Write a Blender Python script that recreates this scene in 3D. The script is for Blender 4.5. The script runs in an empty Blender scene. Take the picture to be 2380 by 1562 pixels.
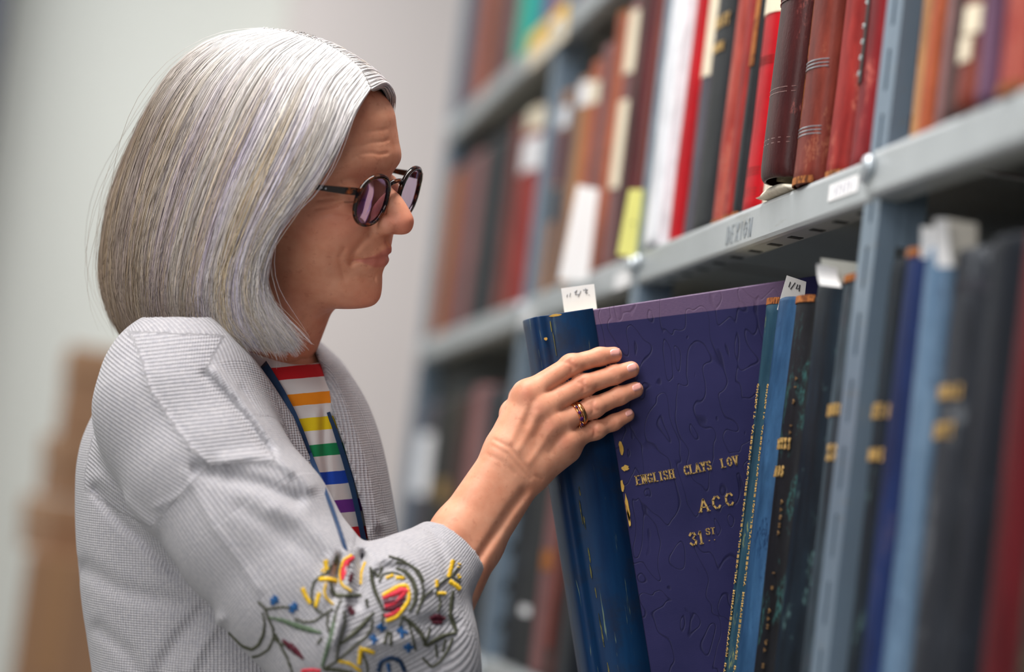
import bpy, math, random
import numpy as np
from mathutils import Vector, Matrix
from mathutils.bvhtree import BVHTree

random.seed(7)
RNG = np.random.default_rng(11)
SC = bpy.context.scene
COL = SC.collection

# ------------------------------------------------------------------ camera
W_, H_, F_ = 2380.0, 1562.0, 5950.0          # photograph frame and focal length in its pixels
CAMP = np.array([0.0, 0.0, 1.2])
def _n(v):
    v = np.array(v, float); return v/np.linalg.norm(v)
_Y = _n([150-1190, -(1130-781), -F_])         # shelf direction, in camera axes
_uz = -(0.125*_Y[0] + _Y[1])/_Y[2]
_U = _n([0.125, 1.0, _uz])                    # up, in camera axes
_X = np.cross(_Y, _U)
MC = np.stack([_X, _Y, _U], axis=1)           # camera <- world
cam_d = bpy.data.cameras.new('camera')
cam = bpy.data.objects.new('camera', cam_d); COL.objects.link(cam)
cam_d.sensor_width = 36.0; cam_d.sensor_fit = 'HORIZONTAL'; cam_d.lens = F_/W_*36.0
cam_d.clip_start = 0.05
_m = Matrix(MC.T.tolist()).to_4x4(); _m.translation = Vector(CAMP)
cam.matrix_world = _m
cam_d.dof.use_dof = True; cam_d.dof.focus_distance = 2.17; cam_d.dof.aperture_fstop = 1.9
SC.camera = cam

# ------------------------------------------------------------------ light
world = bpy.data.worlds.new('world'); SC.world = world; world.use_nodes = True
world.node_tree.nodes['Background'].inputs[0].default_value = (0.86, 0.93, 1.0, 1)
world.node_tree.nodes['Background'].inputs[1].default_value = 0.17
def area_light(name, loc, target, sx, sy, power, col):
    l = bpy.data.lights.new(name, 'AREA'); l.shape = 'RECTANGLE'; l.size = sx; l.size_y = sy
    l.energy = power; l.color = col
    o = bpy.data.objects.new(name, l); COL.objects.link(o); o.location = loc
    o.rotation_euler = (Vector(target)-Vector(loc)).to_track_quat('-Z', 'Y').to_euler()
    return o
area_light('ceiling_light_aisle', (-0.40, 1.60, 2.95), (-0.25, 1.75, 0), 0.6, 2.8, 92, (1.0, 0.96, 0.91))
area_light('ceiling_light_far', (-1.1, 4.9, 2.95), (-1.0, 5.4, 0), 2.0, 0.6, 62, (1.0, 0.985, 0.96))
area_light('fill_light', (-1.9, -1.2, 2.1), (0.2, 2.2, 1.35), 1.8, 1.6, 50, (1.0, 0.98, 0.955))  # added fill lamp, unseen, brightens the face and the camera side
vs = SC.view_settings
vs.view_transform = 'Standard'; vs.look = 'None'; vs.exposure = 0.0; vs.gamma = 1.0; vs.use_curve_mapping = False

# ------------------------------------------------------------------ geometry helpers
def camv(px, py, d):                           # pixel + depth -> camera axes
    return np.array([(px-1190.0)/F_*d, (781.0-py)/F_*d, -d])
def c2w(v):                                    # camera axes -> world
    return np.asarray(v) @ MC + CAMP
def w2c(v):
    return (np.asarray(v)-CAMP) @ MC.T
def pix(px, py, d):
    return c2w(camv(px, py, d))
def proj(v):
    c = w2c(v); return 1190+F_*c[..., 0]/-c[..., 2], 781-F_*c[..., 1]/-c[..., 2]
def y_at(px, X, Z):                            # world Y of the point of the line (X, *, Z) seen in column px
    a = MC @ (np.array([X, 0, Z])-CAMP); b = MC[:, 1]
    return (F_*a[0]+(px-1190)*a[2]) / -(F_*b[0]+(px-1190)*b[2])
def on_y(px, py, Y):                           # world point of the pixel on the plane y = Y
    r = c2w(camv(px, py, 1.0))-CAMP
    return CAMP + r*((Y-CAMP[1])/r[1])
def on_x(px, py, X):
    r = c2w(camv(px, py, 1.0))-CAMP
    return CAMP + r*((X-CAMP[0])/r[0])

def link(o, parent=None):
    COL.objects.link(o)
    if parent is not None: o.parent = parent
    return o
def mesh_obj(name, verts, faces, mat=None, parent=None, smooth=False):
    me = bpy.data.meshes.new(name)
    me.from_pydata([tuple(map(float, v)) for v in verts], [], [tuple(map(int, f)) for f in faces])
    me.update()
    if smooth: me.polygons.foreach_set('use_smooth', [True]*len(me.polygons))
    if mat: me.materials.append(mat)
    return link(bpy.data.objects.new(name, me), parent)
def np_mesh(name, V, Fq, mat=None, parent=None, smooth=True, attrs=None):
    """big mesh from arrays; Fq is (n,3) or (n,4)"""
    me = bpy.data.meshes.new(name); V = np.ascontiguousarray(V, np.float32); Fq = np.ascontiguousarray(Fq, np.int32)
    n, k = Fq.shape
    me.vertices.add(len(V)); me.vertices.foreach_set('co', V.ravel())
    me.loops.add(n*k); me.loops.foreach_set('vertex_index', Fq.ravel())
    me.polygons.add(n); me.polygons.foreach_set('loop_start', np.arange(0, n*k, k, dtype=np.int32))
    me.polygons.foreach_set('loop_total', np.full(n, k, np.int32))
    me.polygons.foreach_set('use_smooth', np.full(n, smooth, bool))
    me.update(calc_edges=True)
    for nm, (typ, arr) in (attrs or {}).items():
        a = me.attributes.new(nm, typ, 'POINT')
        a.data.foreach_set({'FLOAT': 'value', 'FLOAT_COLOR': 'color', 'FLOAT_VECTOR': 'vector'}[typ], np.ascontiguousarray(arr, np.float32).ravel())
    if mat: me.materials.append(mat)
    return link(bpy.data.objects.new(name, me), parent)
def empty(name, loc=(0, 0, 0), rot=None):
    o = bpy.data.objects.new(name, None); o.empty_display_size = 0.05; COL.objects.link(o)
    o.location = Vector([float(c) for c in loc])
    if rot is not None: o.rotation_euler = rot
    return o
def tag(o, label, cat, group=None):
    o['label'] = label; o['category'] = cat
    if group: o['group'] = group
    return o
def struct(o):
    o['kind'] = 'structure'; return o

class MB:
    """collects boxes, tubes, loops; build() links ONE mesh"""
    def __init__(s): s.v = []; s.f = []
    def box(s, x0, x1, y0, y1, z0, z1, M=None):
        b = len(s.v)
        for x in (x0, x1):
            for y in (y0, y1):
                for z in (z0, z1): s.v.append((x, y, z))
        s.f += [tuple(b+i for i in q) for q in ((0, 1, 3, 2), (4, 6, 7, 5), (0, 4, 5, 1), (2, 3, 7, 6), (0, 2, 6, 4), (1, 5, 7, 3))]
        if M is not None: s.v[b:] = [tuple(M @ Vector(q)) for q in s.v[b:]]
        return s
    def cbox(s, x0, x1, y0, y1, z0, z1, c):
        """box with chamfered edges (three crossing slabs hull by rings)"""
        rings = []
        for z, i in ((z0, c), (z0+c, 0), (z1-c, 0), (z1, c)):
            rings.append([(x0+i+c*(i == 0)*0+c*.7, y0+i, z), (x1-i-c*.7, y0+i, z), (x1-i, y0+i+c*.7, z), (x1-i, y1-i-c*.7, z),
                          (x1-i-c*.7, y1-i, z), (x0+i+c*.7, y1-i, z), (x0+i, y1-i-c*.7, z), (x0+i, y0+i+c*.7, z)])
        return s.loft(rings, True, True)
    def loft(s, rings, cap=True, closed=True):
        b = len(s.v); n = len(rings[0])
        for r in rings: s.v += [tuple(map(float, p)) for p in r]
        for i in range(len(rings)-1):
            for j in range(n if closed else n-1):
                k = (j+1) % n
                s.f.append((b+i*n+j, b+i*n+k, b+(i+1)*n+k, b+(i+1)*n+j))
        if cap and closed:
            s.f.append(tuple(b+j for j in reversed(range(n))))
            s.f.append(tuple(b+(len(rings)-1)*n+j for j in range(n)))
        return s
    def tube(s, pts, r, n=6, cap=True):
        pts = [Vector([float(c) for c in p]) for p in pts]
        rr = r if hasattr(r, '__len__') else [r]*len(pts)
        rings = []; ref = None
        for i, p in enumerate(pts):
            t = (pts[min(i+1, len(pts)-1)]-pts[max(i-1, 0)])
            t = t.normalized() if t.length > 1e-9 else Vector((0, 0, 1))
            if ref is None:
                ref = t.orthogonal().normalized()
            ref = (ref-t*ref.dot(t))
            ref = ref.normalized() if ref.length > 1e-6 else t.orthogonal().normalized()
            bi = t.cross(ref)
            rings.append([p+(ref*math.cos(2*math.pi*k/n)+bi*math.sin(2*math.pi*k/n))*rr[i] for k in range(n)])
        return s.loft(rings, cap, True)
    def build(s, name, mat=None, parent=None, smooth=False):
        return mesh_obj(name, s.v, s.f, mat, parent, smooth)

# ------------------------------------------------------------------ material helpers
def srgb(r, g, b):
    def f(c):
        c = c/255.0
        return c/12.92 if c <= .04045 else ((c+.055)/1.055)**2.4
    return (f(r), f(g), f(b), 1.0)
class NT:
    def __init__(s, name):
        s.m = bpy.data.materials.new(name); s.m.use_nodes = True
        s.t = s.m.node_tree; s.b = s.t.nodes['Principled BSDF']
    def n(s, typ, **kw):
        nd = s.t.nodes.new(typ)
        for k, v in kw.items():
            if k.startswith('i_'):
                key = k[2:]; key = int(key) if key.isdigit() else key.replace('_', ' ')
                if hasattr(v, 'is_output'): s.t.links.new(v, nd.inputs[key])
                else: nd.inputs[key].default_value = v
            else: setattr(nd, k, v)
        return nd
    def lk(s, a, b): s.t.links.new(a, b)
    def mix(s, fac, a, b, mode='MIX'):
        nd = s.t.nodes.new('ShaderNodeMix'); nd.data_type = 'RGBA'; nd.blend_type = mode
        for v, i in ((fac, 0), (a, 6), (b, 7)):
            if hasattr(v, 'is_output'): s.t.links.new(v, nd.inputs[i])
            else: nd.inputs[i].default_value = v
        return nd.outputs[2]
    def math(s, op, a, b=None, c=None, clamp=False):
        nd = s.t.nodes.new('ShaderNodeMath'); nd.operation = op; nd.use_clamp = clamp
        for i, v in enumerate((a, b, c)):
            if v is None: continue
            if hasattr(v, 'is_output'): s.t.links.new(v, nd.inputs[i])
            else: nd.inputs[i].default_value = v
        return nd.outputs[0]
    def ramp(s, fac, stops, interp='LINEAR'):
        nd = s.t.nodes.new('ShaderNodeValToRGB'); r = nd.color_ramp; r.interpolation = interp
        while len(r.elements) < len(stops): r.elements.new(0.5)
        for e, (p, c) in zip(r.elements, stops): e.position = p; e.color = c if hasattr(c, '__len__') else (c, c, c, 1)
        s.t.links.new(fac, nd.inputs[0]); return nd.outputs[0]
    def coords(s, scale=(1, 1, 1), loc=(0, 0, 0), kind='Object'):
        tc = s.t.nodes.new('ShaderNodeTexCoord'); mp = s.t.nodes.new('ShaderNodeMapping')
        s.t.links.new(tc.outputs[kind], mp.inputs[0]); mp.inputs['Scale'].default_value = scale; mp.inputs['Location'].default_value = loc
        return mp.outputs[0]
    def noise(s, vec, scale, detail=4, rough=.55, dist=0.0, out=0):
        nd = s.t.nodes.new('ShaderNodeTexNoise'); s.t.links.new(vec, nd.inputs['Vector'])
        nd.inputs['Scale'].default_value = scale; nd.inputs['Detail'].default_value = detail
        nd.inputs['Roughness'].default_value = rough; nd.inputs['Distortion'].default_value = dist
        return nd.outputs[out]
    def bump(s, h, strength=.3, dist=.001):
        nd = s.t.nodes.new('ShaderNodeBump'); s.t.links.new(h, nd.inputs['Height'])
        nd.inputs['Strength'].default_value = strength; nd.inputs['Distance'].default_value = dist
        s.t.links.new(nd.outputs[0], s.b.inputs['Normal']); return nd
    def base(s, c):
        if hasattr(c, 'is_output'): s.t.links.new(c, s.b.inputs['Base Color'])
        else: s.b.inputs['Base Color'].default_value = c
    def set(s, **kw):
        for k, v in kw.items(): s.b.inputs[k.replace('_', ' ')].default_value = v
        return s
def plain(name, col, rough=.6, metal=0.0, grain=0.06, gscale=60, spec=None):
    t = NT(name); v = t.coords()
    nz = t.noise(v, gscale, 5)
    t.base(t.mix(t.ramp(nz, [(.3, 0), (.7, 1)]), tuple(c*(1-grain) for c in col[:3])+(1,), tuple(min(1, c*(1+grain)) for c in col[:3])+(1,)))
    t.set(Roughness=rough, Metallic=metal)
    if spec is not None: t.b.inputs['Specular IOR Level'].default_value = spec
    t.bump(nz, .08, .0005)
    return t.m
def leather(name, c1, c2, wear=None, wear_amt=.5, rough=.45, streak=6.0, seed=0.0):
    """book leather / cloth: blotched, streaked along the spine, scuffed"""
    t = NT(name)
    v = t.coords((1, 1, 1/streak), (seed*3.1, seed*1.7, seed*2.3)); v2 = t.coords((1, 1, .5), (seed, seed*2, -seed))
    n1 = t.noise(v, 70, 5, .6); n2 = t.noise(v2, 35, 6, .65); n3 = t.noise(v2, 420, 3, .6)
    c = t.mix(t.ramp(n1, [(.32, 0), (.68, 1)]), c1, c2)
    c = t.mix(t.ramp(n2, [(.45, 0), (.75, .6)]), c, tuple(x*.45 for x in c1[:3])+(1,))
    if wear is not None:
        w = t.math('MULTIPLY', t.ramp(n2, [(wear_amt, 1), (min(1, wear_amt+.05), 0)]), t.ramp(n3, [(.4, 0), (.6, 1)]))
        c = t.mix(w, c, wear)
    t.base(c); t.set(Roughness=min(.75, rough+.1)); t.b.inputs['Specular IOR Level'].default_value = .22
    t.bump(t.math('ADD', n3, t.math('MULTIPLY', n1, 1.5)), .35, .0006)
    return t.m
# ------------------------------------------------------------------ shelving
SX = float(pix(2036, 369, 3630/1886)[0]); ZM = float(pix(2036, 369, 3630/1886)[2])   # front plane and middle shelf
ZU, ZL = ZM+0.377, ZM-0.47
PLATE = 0.036
POSTS = [y_at(p, SX, ZM) for p in (2052, 1494, 1228, 985)]
POSTS.insert(0, POSTS[0]-0.78)
SHD = 0.32                                        # shelf depth

def metal_paint(name, col, rough=.35):
    t = NT(name); v = t.coords(); n = t.noise(v, 9, 6, .65); n2 = t.noise(t.coords((1, .12, 1)), 90, 4)
    c = t.mix(t.ramp(n, [(.35, 0), (.7, 1)]), tuple(x*.86 for x in col[:3])+(1,), col)
    c = t.mix(t.math('MULTIPLY', t.ramp(n2, [(.62, 0), (.72, 1)]), .35), c, srgb(120, 116, 104))
    t.base(c); t.set(Roughness=rough, Metallic=.15); t.bump(n2, .05, .0004); return t.m
M_GREY = metal_paint('grey_shelf_paint', srgb(168, 174, 178), .38)
M_POST = metal_paint('blue_grey_post_paint', srgb(112, 130, 148), .4)
M_DARKHOLE = plain('hole_dark', srgb(22, 26, 32), .8)
M_DKSHEET = plain('shade_dark_back_sheet', srgb(20, 21, 23), .8)  # near-black puts the shade inside the shelves into the sheet's colour
M_BOLT = plain('zinc_bolt', srgb(205, 214, 222), .28, .75)
M_CARD = plain('white_card', srgb(236, 236, 238), .75, 0, .02)
M_INK = plain('ink', srgb(52, 52, 60), .7)
M_EMBOSS = plain('embossed_letter_paint', srgb(124, 132, 140), .4)

unit = empty('shelving_unit', (SX, POSTS[2], 0))
tag(unit, 'grey steel archive shelving with slotted posts, filled with old ledgers', 'shelving')
U0 = np.array([SX, POSTS[2], 0.0])
def ub(m, name, mat, parent=unit, smooth=False):
    m.v = [tuple(np.array(p)-U0) for p in m.v]
    return m.build(name, mat, parent, smooth)
def post_mesh(y):
    """slotted angle post: front flange across the shelf ends, side flange running back, slots cut as gaps"""
    m = MB(); t = .0022; wy = .040; wx = .036
    x0 = SX-.004
    zs = np.arange(0.0, 2.25, .05)
    for z in zs:                                   # front flange (faces the aisle): rails + bridges between slots
        m.box(x0, x0+t, y-.020, y-.0035, z, z+.05); m.box(x0, x0+t, y+.0035, y-.020+wy, z, z+.05)
        m.box(x0, x0+t, y-.0036, y+.0036, z, z+.018)
        m.box(x0+t, x0+wx*.42, y-.020, y-.020+t, z, z+.05); m.box(x0+wx*.66, x0+wx, y-.020, y-.020+t, z, z+.05)
        m.box(x0+wx*.41, x0+wx*.67, y-.020, y-.020+t, z, z+.036)
    return m
for k, y in enumerate(POSTS):
    p = ub(post_mesh(y), 'post', M_POST)
    mb = MB(); mb.box(SX+SHD-.03, SX+SHD, y-.02, y-.018, 0, 2.25); mb.box(SX+SHD-.002, SX+SHD, y-.02, y+.02, 0, 2.25)
    ub(mb, 'back_post', M_POST)
def shelf_plate(y0, y1, z, xf=None, name='shelf'):
    xf = SX-.006 if xf is None else xf
    m = MB()
    prof = [(SX+SHD, z-.0016), (xf+.004, z-.0016), (xf+.002, z-.004), (xf+.002, z-PLATE+.003), (xf+.004, z-PLATE+.002), (xf+.022, z-PLATE+.002), (xf+.022, z-PLATE+.012),
            (xf+.020, z-PLATE+.012), (xf+.020, z-PLATE+.0038)]
    out = [(SX+SHD, z), (xf+.005, z), (xf+.0015, z-.0012), (xf, z-.005), (xf, z-PLATE+.004), (xf+.0015, z-PLATE+.001), (xf+.005, z-PLATE), (xf+.024, z-PLATE), (xf+.024, z-PLATE+.012)]
    loop = out+prof[::-1][0:0]
    ring = [(x, zz) for x, zz in out]+[(x, zz) for x, zz in reversed([(SX+SHD, z-.002), (xf+.006, z-.002), (xf+.0025, z-.005), (xf+.0025, z-PLATE+.005), (xf+.006, z-PLATE+.002), (xf+.0225, z-PLATE+.002), (xf+.0225, z-PLATE+.012)])]
    m.loft([[(x, yy, zz) for x, zz in ring] for yy in (y0, y1)], True, True)
    return ub(m, name, M_GREY)
SHELVES = {}
for bi in range(len(POSTS)-1):
    for lv, z in (('u', ZU), ('m', ZM), ('l', ZL), ('b', ZL-.5)):
        y0, y1 = POSTS[bi]+.003, POSTS[bi+1]-.003
        xf = SX-.006 if bi != 0 else SX-.014       # the near bay's shelf is bolted on in front of the post
        SHELVES[bi, lv] = shelf_plate(y0-(0.018 if bi == 0 else 0), y1-(.016 if bi == 0 else 0.016), z, xf)
        if lv == 'm' and bi == 1:                  # dark slots under the lip of the shelf
            for k in range(12):
                yy = y0+.05+k*(y1-y0-.1)/11
                m = MB(); m.box(SX+.004, SX+.015, yy, yy+.012, z-PLATE-.0006, z-PLATE+.001)
                ub(m, 'slot', M_DARKHOLE, SHELVES[bi, lv])
        # bolts where the shelf meets the posts
        for yy in (y0+.004, y1-.02):
            m = MB(); zz = z-.013
            m.loft([[(xf-.001-dx, yy+r*math.cos(a), zz+r*math.sin(a)) for a in np.linspace(0, 2*math.pi, 10, endpoint=False)] for dx, r in ((0, .0085), (.004, .0085), (.006, .0065))])
            ub(m, 'bolt', M_BOLT, SHELVES[bi, lv], True)
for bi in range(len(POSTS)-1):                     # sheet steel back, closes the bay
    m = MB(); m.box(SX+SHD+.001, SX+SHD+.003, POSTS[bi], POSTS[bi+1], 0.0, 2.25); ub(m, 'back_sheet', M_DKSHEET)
# end sheet beside the far wall
m = MB(); m.box(SX+.002, SX+SHD, POSTS[-1]+.021, POSTS[-1]+.0225, 0, 2.25); ub(m, 'end_sheet', M_GREY)

# stroke lettering ----------------------------------------------------------
GL = {'A': [[(0, 0), (.5, 1), (1, 0)], [(.2, .35), (.8, .35)]], 'C': [[(.95, .8), (.75, .97), (.4, .97), (.1, .72), (.08, .3), (.38, .03), (.75, .03), (.95, .2)]],
      'D': [[(.1, 0), (.1, 1), (.6, .97), (.92, .7), (.92, .3), (.6, .03), (.1, 0)]], 'E': [[(.9, 0), (.12, 0), (.12, 1), (.9, 1)], [(.12, .52), (.7, .52)]],
      'G': [[(.92, .8), (.7, .97), (.38, .97), (.1, .72), (.08, .3), (.38, .03), (.72, .05), (.9, .2), (.9, .45), (.58, .45)]],
      'H': [[(.1, 0), (.1, 1)], [(.9, 0), (.9, 1)], [(.1, .52), (.9, .52)]], 'I': [[(.5, 0), (.5, 1)]], 'L': [[(.15, 1), (.15, 0), (.9, 0)]],
      'N': [[(.1, 0), (.1, 1), (.9, 0), (.9, 1)]], 'O': [[(.5, 1), (.15, .8), (.05, .5), (.15, .2), (.5, 0), (.85, .2), (.95, .5), (.85, .8), (.5, 1)]],
      'S': [[(.88, .82), (.65, .98), (.3, .97), (.1, .78), (.25, .57), (.7, .45), (.9, .25), (.7, .03), (.32, .02), (.08, .2)]],
      'T': [[(.5, 0), (.5, 1)], [(.05, 1), (.95, 1)]], 'V': [[(.05, 1), (.5, 0), (.95, 1)]], 'W': [[(0, 1), (.25, 0), (.5, .8), (.75, 0), (1, 1)]],
      'X': [[(.05, 0), (.95, 1)], [(.05, 1), (.95, 0)]], 'Y': [[(.05, 1), (.5, .5), (.95, 1)], [(.5, .5), (.5, 0)]],
      '1': [[(.2, .8), (.5, 1), (.5, 0)]], '3': [[(.12, .82), (.35, 1), (.7, .97), (.85, .77), (.45, .54), (.85, .32), (.75, .05), (.35, 0), (.1, .17)]],
      '4': [[(.65, 0), (.65, 1), (.1, .35), (.95, .35)]], '/': [[(.1, -.1), (.8, 1.1)]], '.': [[(.35, .0), (.65, .0)]]}
SERIF = {'E': [(.12, 0), (.12, 1)], 'N': [(.1, 0), (.9, 1), (.1, 1)], 'L': [(.15, 0), (.15, 1)], 'I': [(.5, 0), (.5, 1)], 'H': [(.1, 0), (.1, 1), (.9, 0), (.9, 1)], 'A': [(0, 0), (1, 0)],
         'Y': [(.05, 1), (.95, 1), (.5, 0)], 'T': [(.5, 0)], 'V': [(.05, 1), (.95, 1)], 'W': [(0, 1), (1, 1)], '1': [(.5, 0)]}
def letters(m, text, o, ex, ez, en, h, w, gap, thick, depth, serif=True):
    """strokes of a line of text on the plane (o, ex, ez); en = outward normal"""
    o, ex, ez, en = (np.array(v, float) for v in (o, ex, ez, en)); x = 0.0
    def bar(p, q, tw):
        p = np.array(p); q = np.array(q); d = q-p; L = np.hypot(*d)
        if L < 1e-9: return
        d = d/L; nn = np.array([-d[1], d[0]])*tw/2; p2 = p-d*tw*.3; q2 = q+d*tw*.3
        ring = [p2-nn, q2-nn, q2+nn, p2+nn]
        m.loft([[o+ex*a[0]+ez*a[1]+en*z for a in ring] for z in (0.0, depth)])
    for ch in text:
        if ch == ' ': x += w*1.0+gap; continue
        sc = .55 if ch in 'I1./' else 1.0
        for st in GL[ch]:
            for (a, b) in zip(st[:-1], st[1:]):
                vert = abs(b[1]-a[1]) > abs(b[0]-a[0])*.6
                bar((x+a[0]*w*sc, a[1]*h), (x+b[0]*w*sc, b[1]*h), thick*(1.15 if vert else .6))
        if serif:
            for a in SERIF.get(ch, []):
                bar((x+a[0]*w*sc-thick*1.1, a[1]*h), (x+a[0]*w*sc+thick*1.1, a[1]*h), thick*.45)
        x += w*sc+gap
    return x
# maker's name pressed into the middle shelf, shelf cards
p0 = on_x(1688, 566, SX-.006); p1 = on_x(1752, 540, SX-.006)
wtot = abs(p1[1]-p0[1])
m = MB(); letters(m, 'DEXION', (SX-.006, p0[1], p0[2]-.001), (0, -1, 0), (0, 0, 1), (-1, 0, 0), .0155, wtot/6*.62, wtot/6*.4, .0022, .0005, False)
ub(m, 'embossed_lettering', M_EMBOSS, SHELVES[1, 'm'])
def shelf_card(key, a, b, tilt=.002, lines=True):
    xf = SX-.006-(.008 if key[0] == 0 else 0)
    p, q = on_x(a[0], a[1], xf), on_x(b[0], b[1], xf)
    y0, y1 = sorted((p[1], q[1])); z0, z1 = sorted((p[2], q[2]))
    m = MB(); m.box(xf-.0008, xf-.0001, y0, y1, z0, z1); c = ub(m, 'shelf_card', M_CARD, SHELVES[key])
    if lines:
        m = MB(); zz = (z0+z1)/2
        for k in range(5):
            yy = y1-(y1-y0)*(.22+.13*k); m.box(xf-.0011, xf-.0008, yy-.0022, yy, zz-.0045, zz+.0045)
            m.box(xf-.0011, xf-.0008, yy-.0045, yy, zz-.0003+.003*(k % 2), zz+.0006+.003*(k % 2))
        ub(m, 'card_writing', plain('faded_ink', srgb(190, 190, 205), .7), SHELVES[key])
shelf_card((1, 'm'), (1926, 470), (1998, 405))
shelf_card((2, 'm'), (1428, 676), (1470, 622), lines=False)
shelf_card((2, 'm'), (1210, 762), (1240, 712), lines=False)

# ------------------------------------------------------------------ room
def wallmat(name, col):
    t = NT(name); v = t.coords(); n = t.noise(v, 1.3, 4); n2 = t.noise(v, 240, 3)
    t.base(t.mix(n, tuple(c*.96 for c in col[:3])+(1,), col)); t.set(Roughness=.85); t.bump(n2, .1, .001); return t.m
def slab(name, x0, x1, y0, y1, z0, z1, mat):
    m = MB(); m.box(x0, x1, y0, y1, z0, z1); return struct(m.build(name, mat))
slab('floor', -4, 3, -1.5, 8, -.05, 0, wallmat('floor_lino', srgb(150, 150, 146)))
YW = 6.2
xw = float(on_y(690, 20, YW-.35)[0])
slab('wall_back', -4, 3, YW, YW+.1, 0, 3.4, wallmat('wall_paint_green_white', srgb(226, 230, 225)))
slab('wall_pier', xw, 3, YW-.35, YW, 0, 3.4, wallmat('wall_paint_pink_white', srgb(228, 220, 218)))
xd = float(on_y(20, 0, YW-.3)[0])
slab('trim_1', xd-.25, xd-.01, YW-.32, YW-.001, 1.0, 3.4, plain('dark_navy_panel', srgb(30, 38, 58), .5))
# ------------------------------------------------------------------ books
M_PAGES = [plain('page_edges_cream', srgb(196, 182, 152), .85, 0, .12, 300), plain('page_edges_grey', srgb(140, 134, 124), .85, 0, .12, 300)]
M_GILT = plain('gilt', srgb(214, 176, 108), .45, .25, .3, 300)
M_TAN = leather('worn_tan_leather', srgb(150, 84, 40), srgb(188, 122, 66), srgb(84, 46, 26), .47, .85, 1, 3)
M_TOOL = plain('blind_tooling', srgb(112, 82, 80), .3)
M_WHITELABEL = plain('white_label_paper', srgb(232, 232, 236), .7, 0, .03)
M_CREAM = plain('cream_label_paper', srgb(226, 214, 190), .75, 0, .06)
M_BLACKTAPE = plain('black_label_tape', srgb(28, 28, 28), .35)
M_YELLOW = plain('yellow_paper', srgb(226, 222, 128), .75, 0, .03)
LEATHERS = {}
def lm(key, c1, c2, wear=None, wa=.42, rough=.45, streak=6.0):
    if key not in LEATHERS:
        LEATHERS[key] = leather('book_'+key, srgb(*c1), srgb(*c2), srgb(*wear) if wear else None, wa, rough, streak, len(LEATHERS)*1.37)
    return LEATHERS[key]

def book(name, label, yn, yf, z, h, dep, mat, xin=0.0, rnd=.22, lean=0.0, cap=None, board=None, group=None, cat='book', bands=(), labels=(), page=0, raised=()):
    """a bound volume standing on a shelf, spine to the aisle. yn/yf: near and far side. Origin at the foot of the spine."""
    t = yf-yn-.0012; g = 0.004
    e = empty(name, (SX+.004+xin, (yn+yf)/2, z+.0006), (0, 0, 0))
    e.rotation_euler = (lean, 0, 0)
    tag(e, label, cat, group)
    rd = min(rnd*t, .016); j = rd+.007; th = .0032
    seed = random.random()*10
    # spine: rounded shell, wavering a little, rolled at head and tail
    n = 11; rings = []
    for k, zz in enumerate([0, .0015, .004, .012, h*.25, h*.5, h*.75, h-.012, h-.004, h-.0015, h]):
        roll = {0: .0032, 1: .0012, 2: .0, 8: 0.0, 9: .0012, 10: .0032}.get(k, 0)
        wob = .0006*math.sin(seed+k*1.7)
        o = []; i_ = []
        for a in np.linspace(-1, 1, n):
            x = rd*(1-math.sqrt(max(0, 1-(a*.96)**2)))*1.15+roll+wob
            y = a*t/2*(1-roll*4)
            o.append((x, y, zz)); i_.append((x+.0022, y*.94, zz))
        o = [(j, -t/2+.0009, zz)]+[(j-.003, -t/2+.0018, zz)]+o[0:]+[(j-.003, t/2-.0018, zz)]+[(j, t/2-.0009, zz)]
        i_ = [(j, -t/2+.0032, zz)]+i_+[(j, t/2-.0032, zz)]
        rings.append(o+i_[::-1])
    m = MB(); m.loft(rings); m.build('spine', mat, e, True)
    def rx(y): return rd*(1-math.sqrt(max(0, 1-(y/(t/2)*.96)**2)))*1.15
    # boards
    bm = board or mat
    for s in (-1, 1):
        m = MB(); m.cbox(j-.0005, dep, s*t/2-(th if s > 0 else 0), s*t/2+(0 if s > 0 else th), 0, h, .0009); m.build('board', bm, e)
    m = MB(); m.box(j-.002, dep-g, -t/2+th, t/2-th, g, h-g); m.build('page_block', M_PAGES[page], e)
    def wrap(z0, z1, y0, y1, off, mt, nm, parts=8):
        ra = []; rb = []
        ys = np.linspace(y0, y1, parts)
        prof = [(rx(y)-off, y) for y in ys]+[(rx(y)+.0004, y) for y in ys[::-1]]
        mm = MB(); mm.loft([[(x, y, zz) for x, y in prof] for zz in (z0, z1)]); return mm.build(nm, mt, e, False)
    if cap:                                        # worn caps at head / tail
        for which in cap:
            if which == 'h': wrap(h-.0045, h+.0012, -t*.44, t*.44, .0009, M_TAN, 'head_cap')
            if which == 't': wrap(-.0004, .0055, -t*.44, t*.44, .0009, M_TAN, 'tail_cap')
    for (f, mt) in bands:
        for dz_ in (-.003, 0, .003): wrap(h*f+dz_-.00035, h*f+dz_+.00035, -t*.47, t*.47, .0004, mt, 'tooled_line')
    for f in raised:
        for dz_ in (-.002, .002): wrap(h*f+dz_-.0004, h*f+dz_+.0004, -t*.48, t*.48, .0005, M_TOOL, 'tooled_line')
    for lb in labels:                              # (z0 frac, z1 frac, y0 frac, y1 frac, material, name)
        f0, f1, a0, a1, mt, nm = lb
        if nm == 'gilt_block':                     # a short gilt line across the spine
            mm_ = MB(); rg = random.Random(int(f0*1000)+int(t*1e5)); hh_ = h*(f1-f0)*.8; nl_ = max(2, int((a1-a0)*t/2/(hh_*.8)))
            for k in range(nl_):
                y = (a0+(a1-a0)*(k+.5)/nl_)*t/2
                letters(mm_, rg.choice('AEHLNOSTXY'), (rx(y)-.0008, y+hh_*.3, h*f0), (0, -1, 0), (0, 0, 1), (-1, 0, 0), hh_, hh_*.6, 0, hh_*.22, .0006)
            mm_.build('gilt_lettering', M_GILT, e); continue
        wrap(h*f0, h*f1, a0*t/2, a1*t/2, .0011, mt, nm)
    return e, t, h, rx
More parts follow.
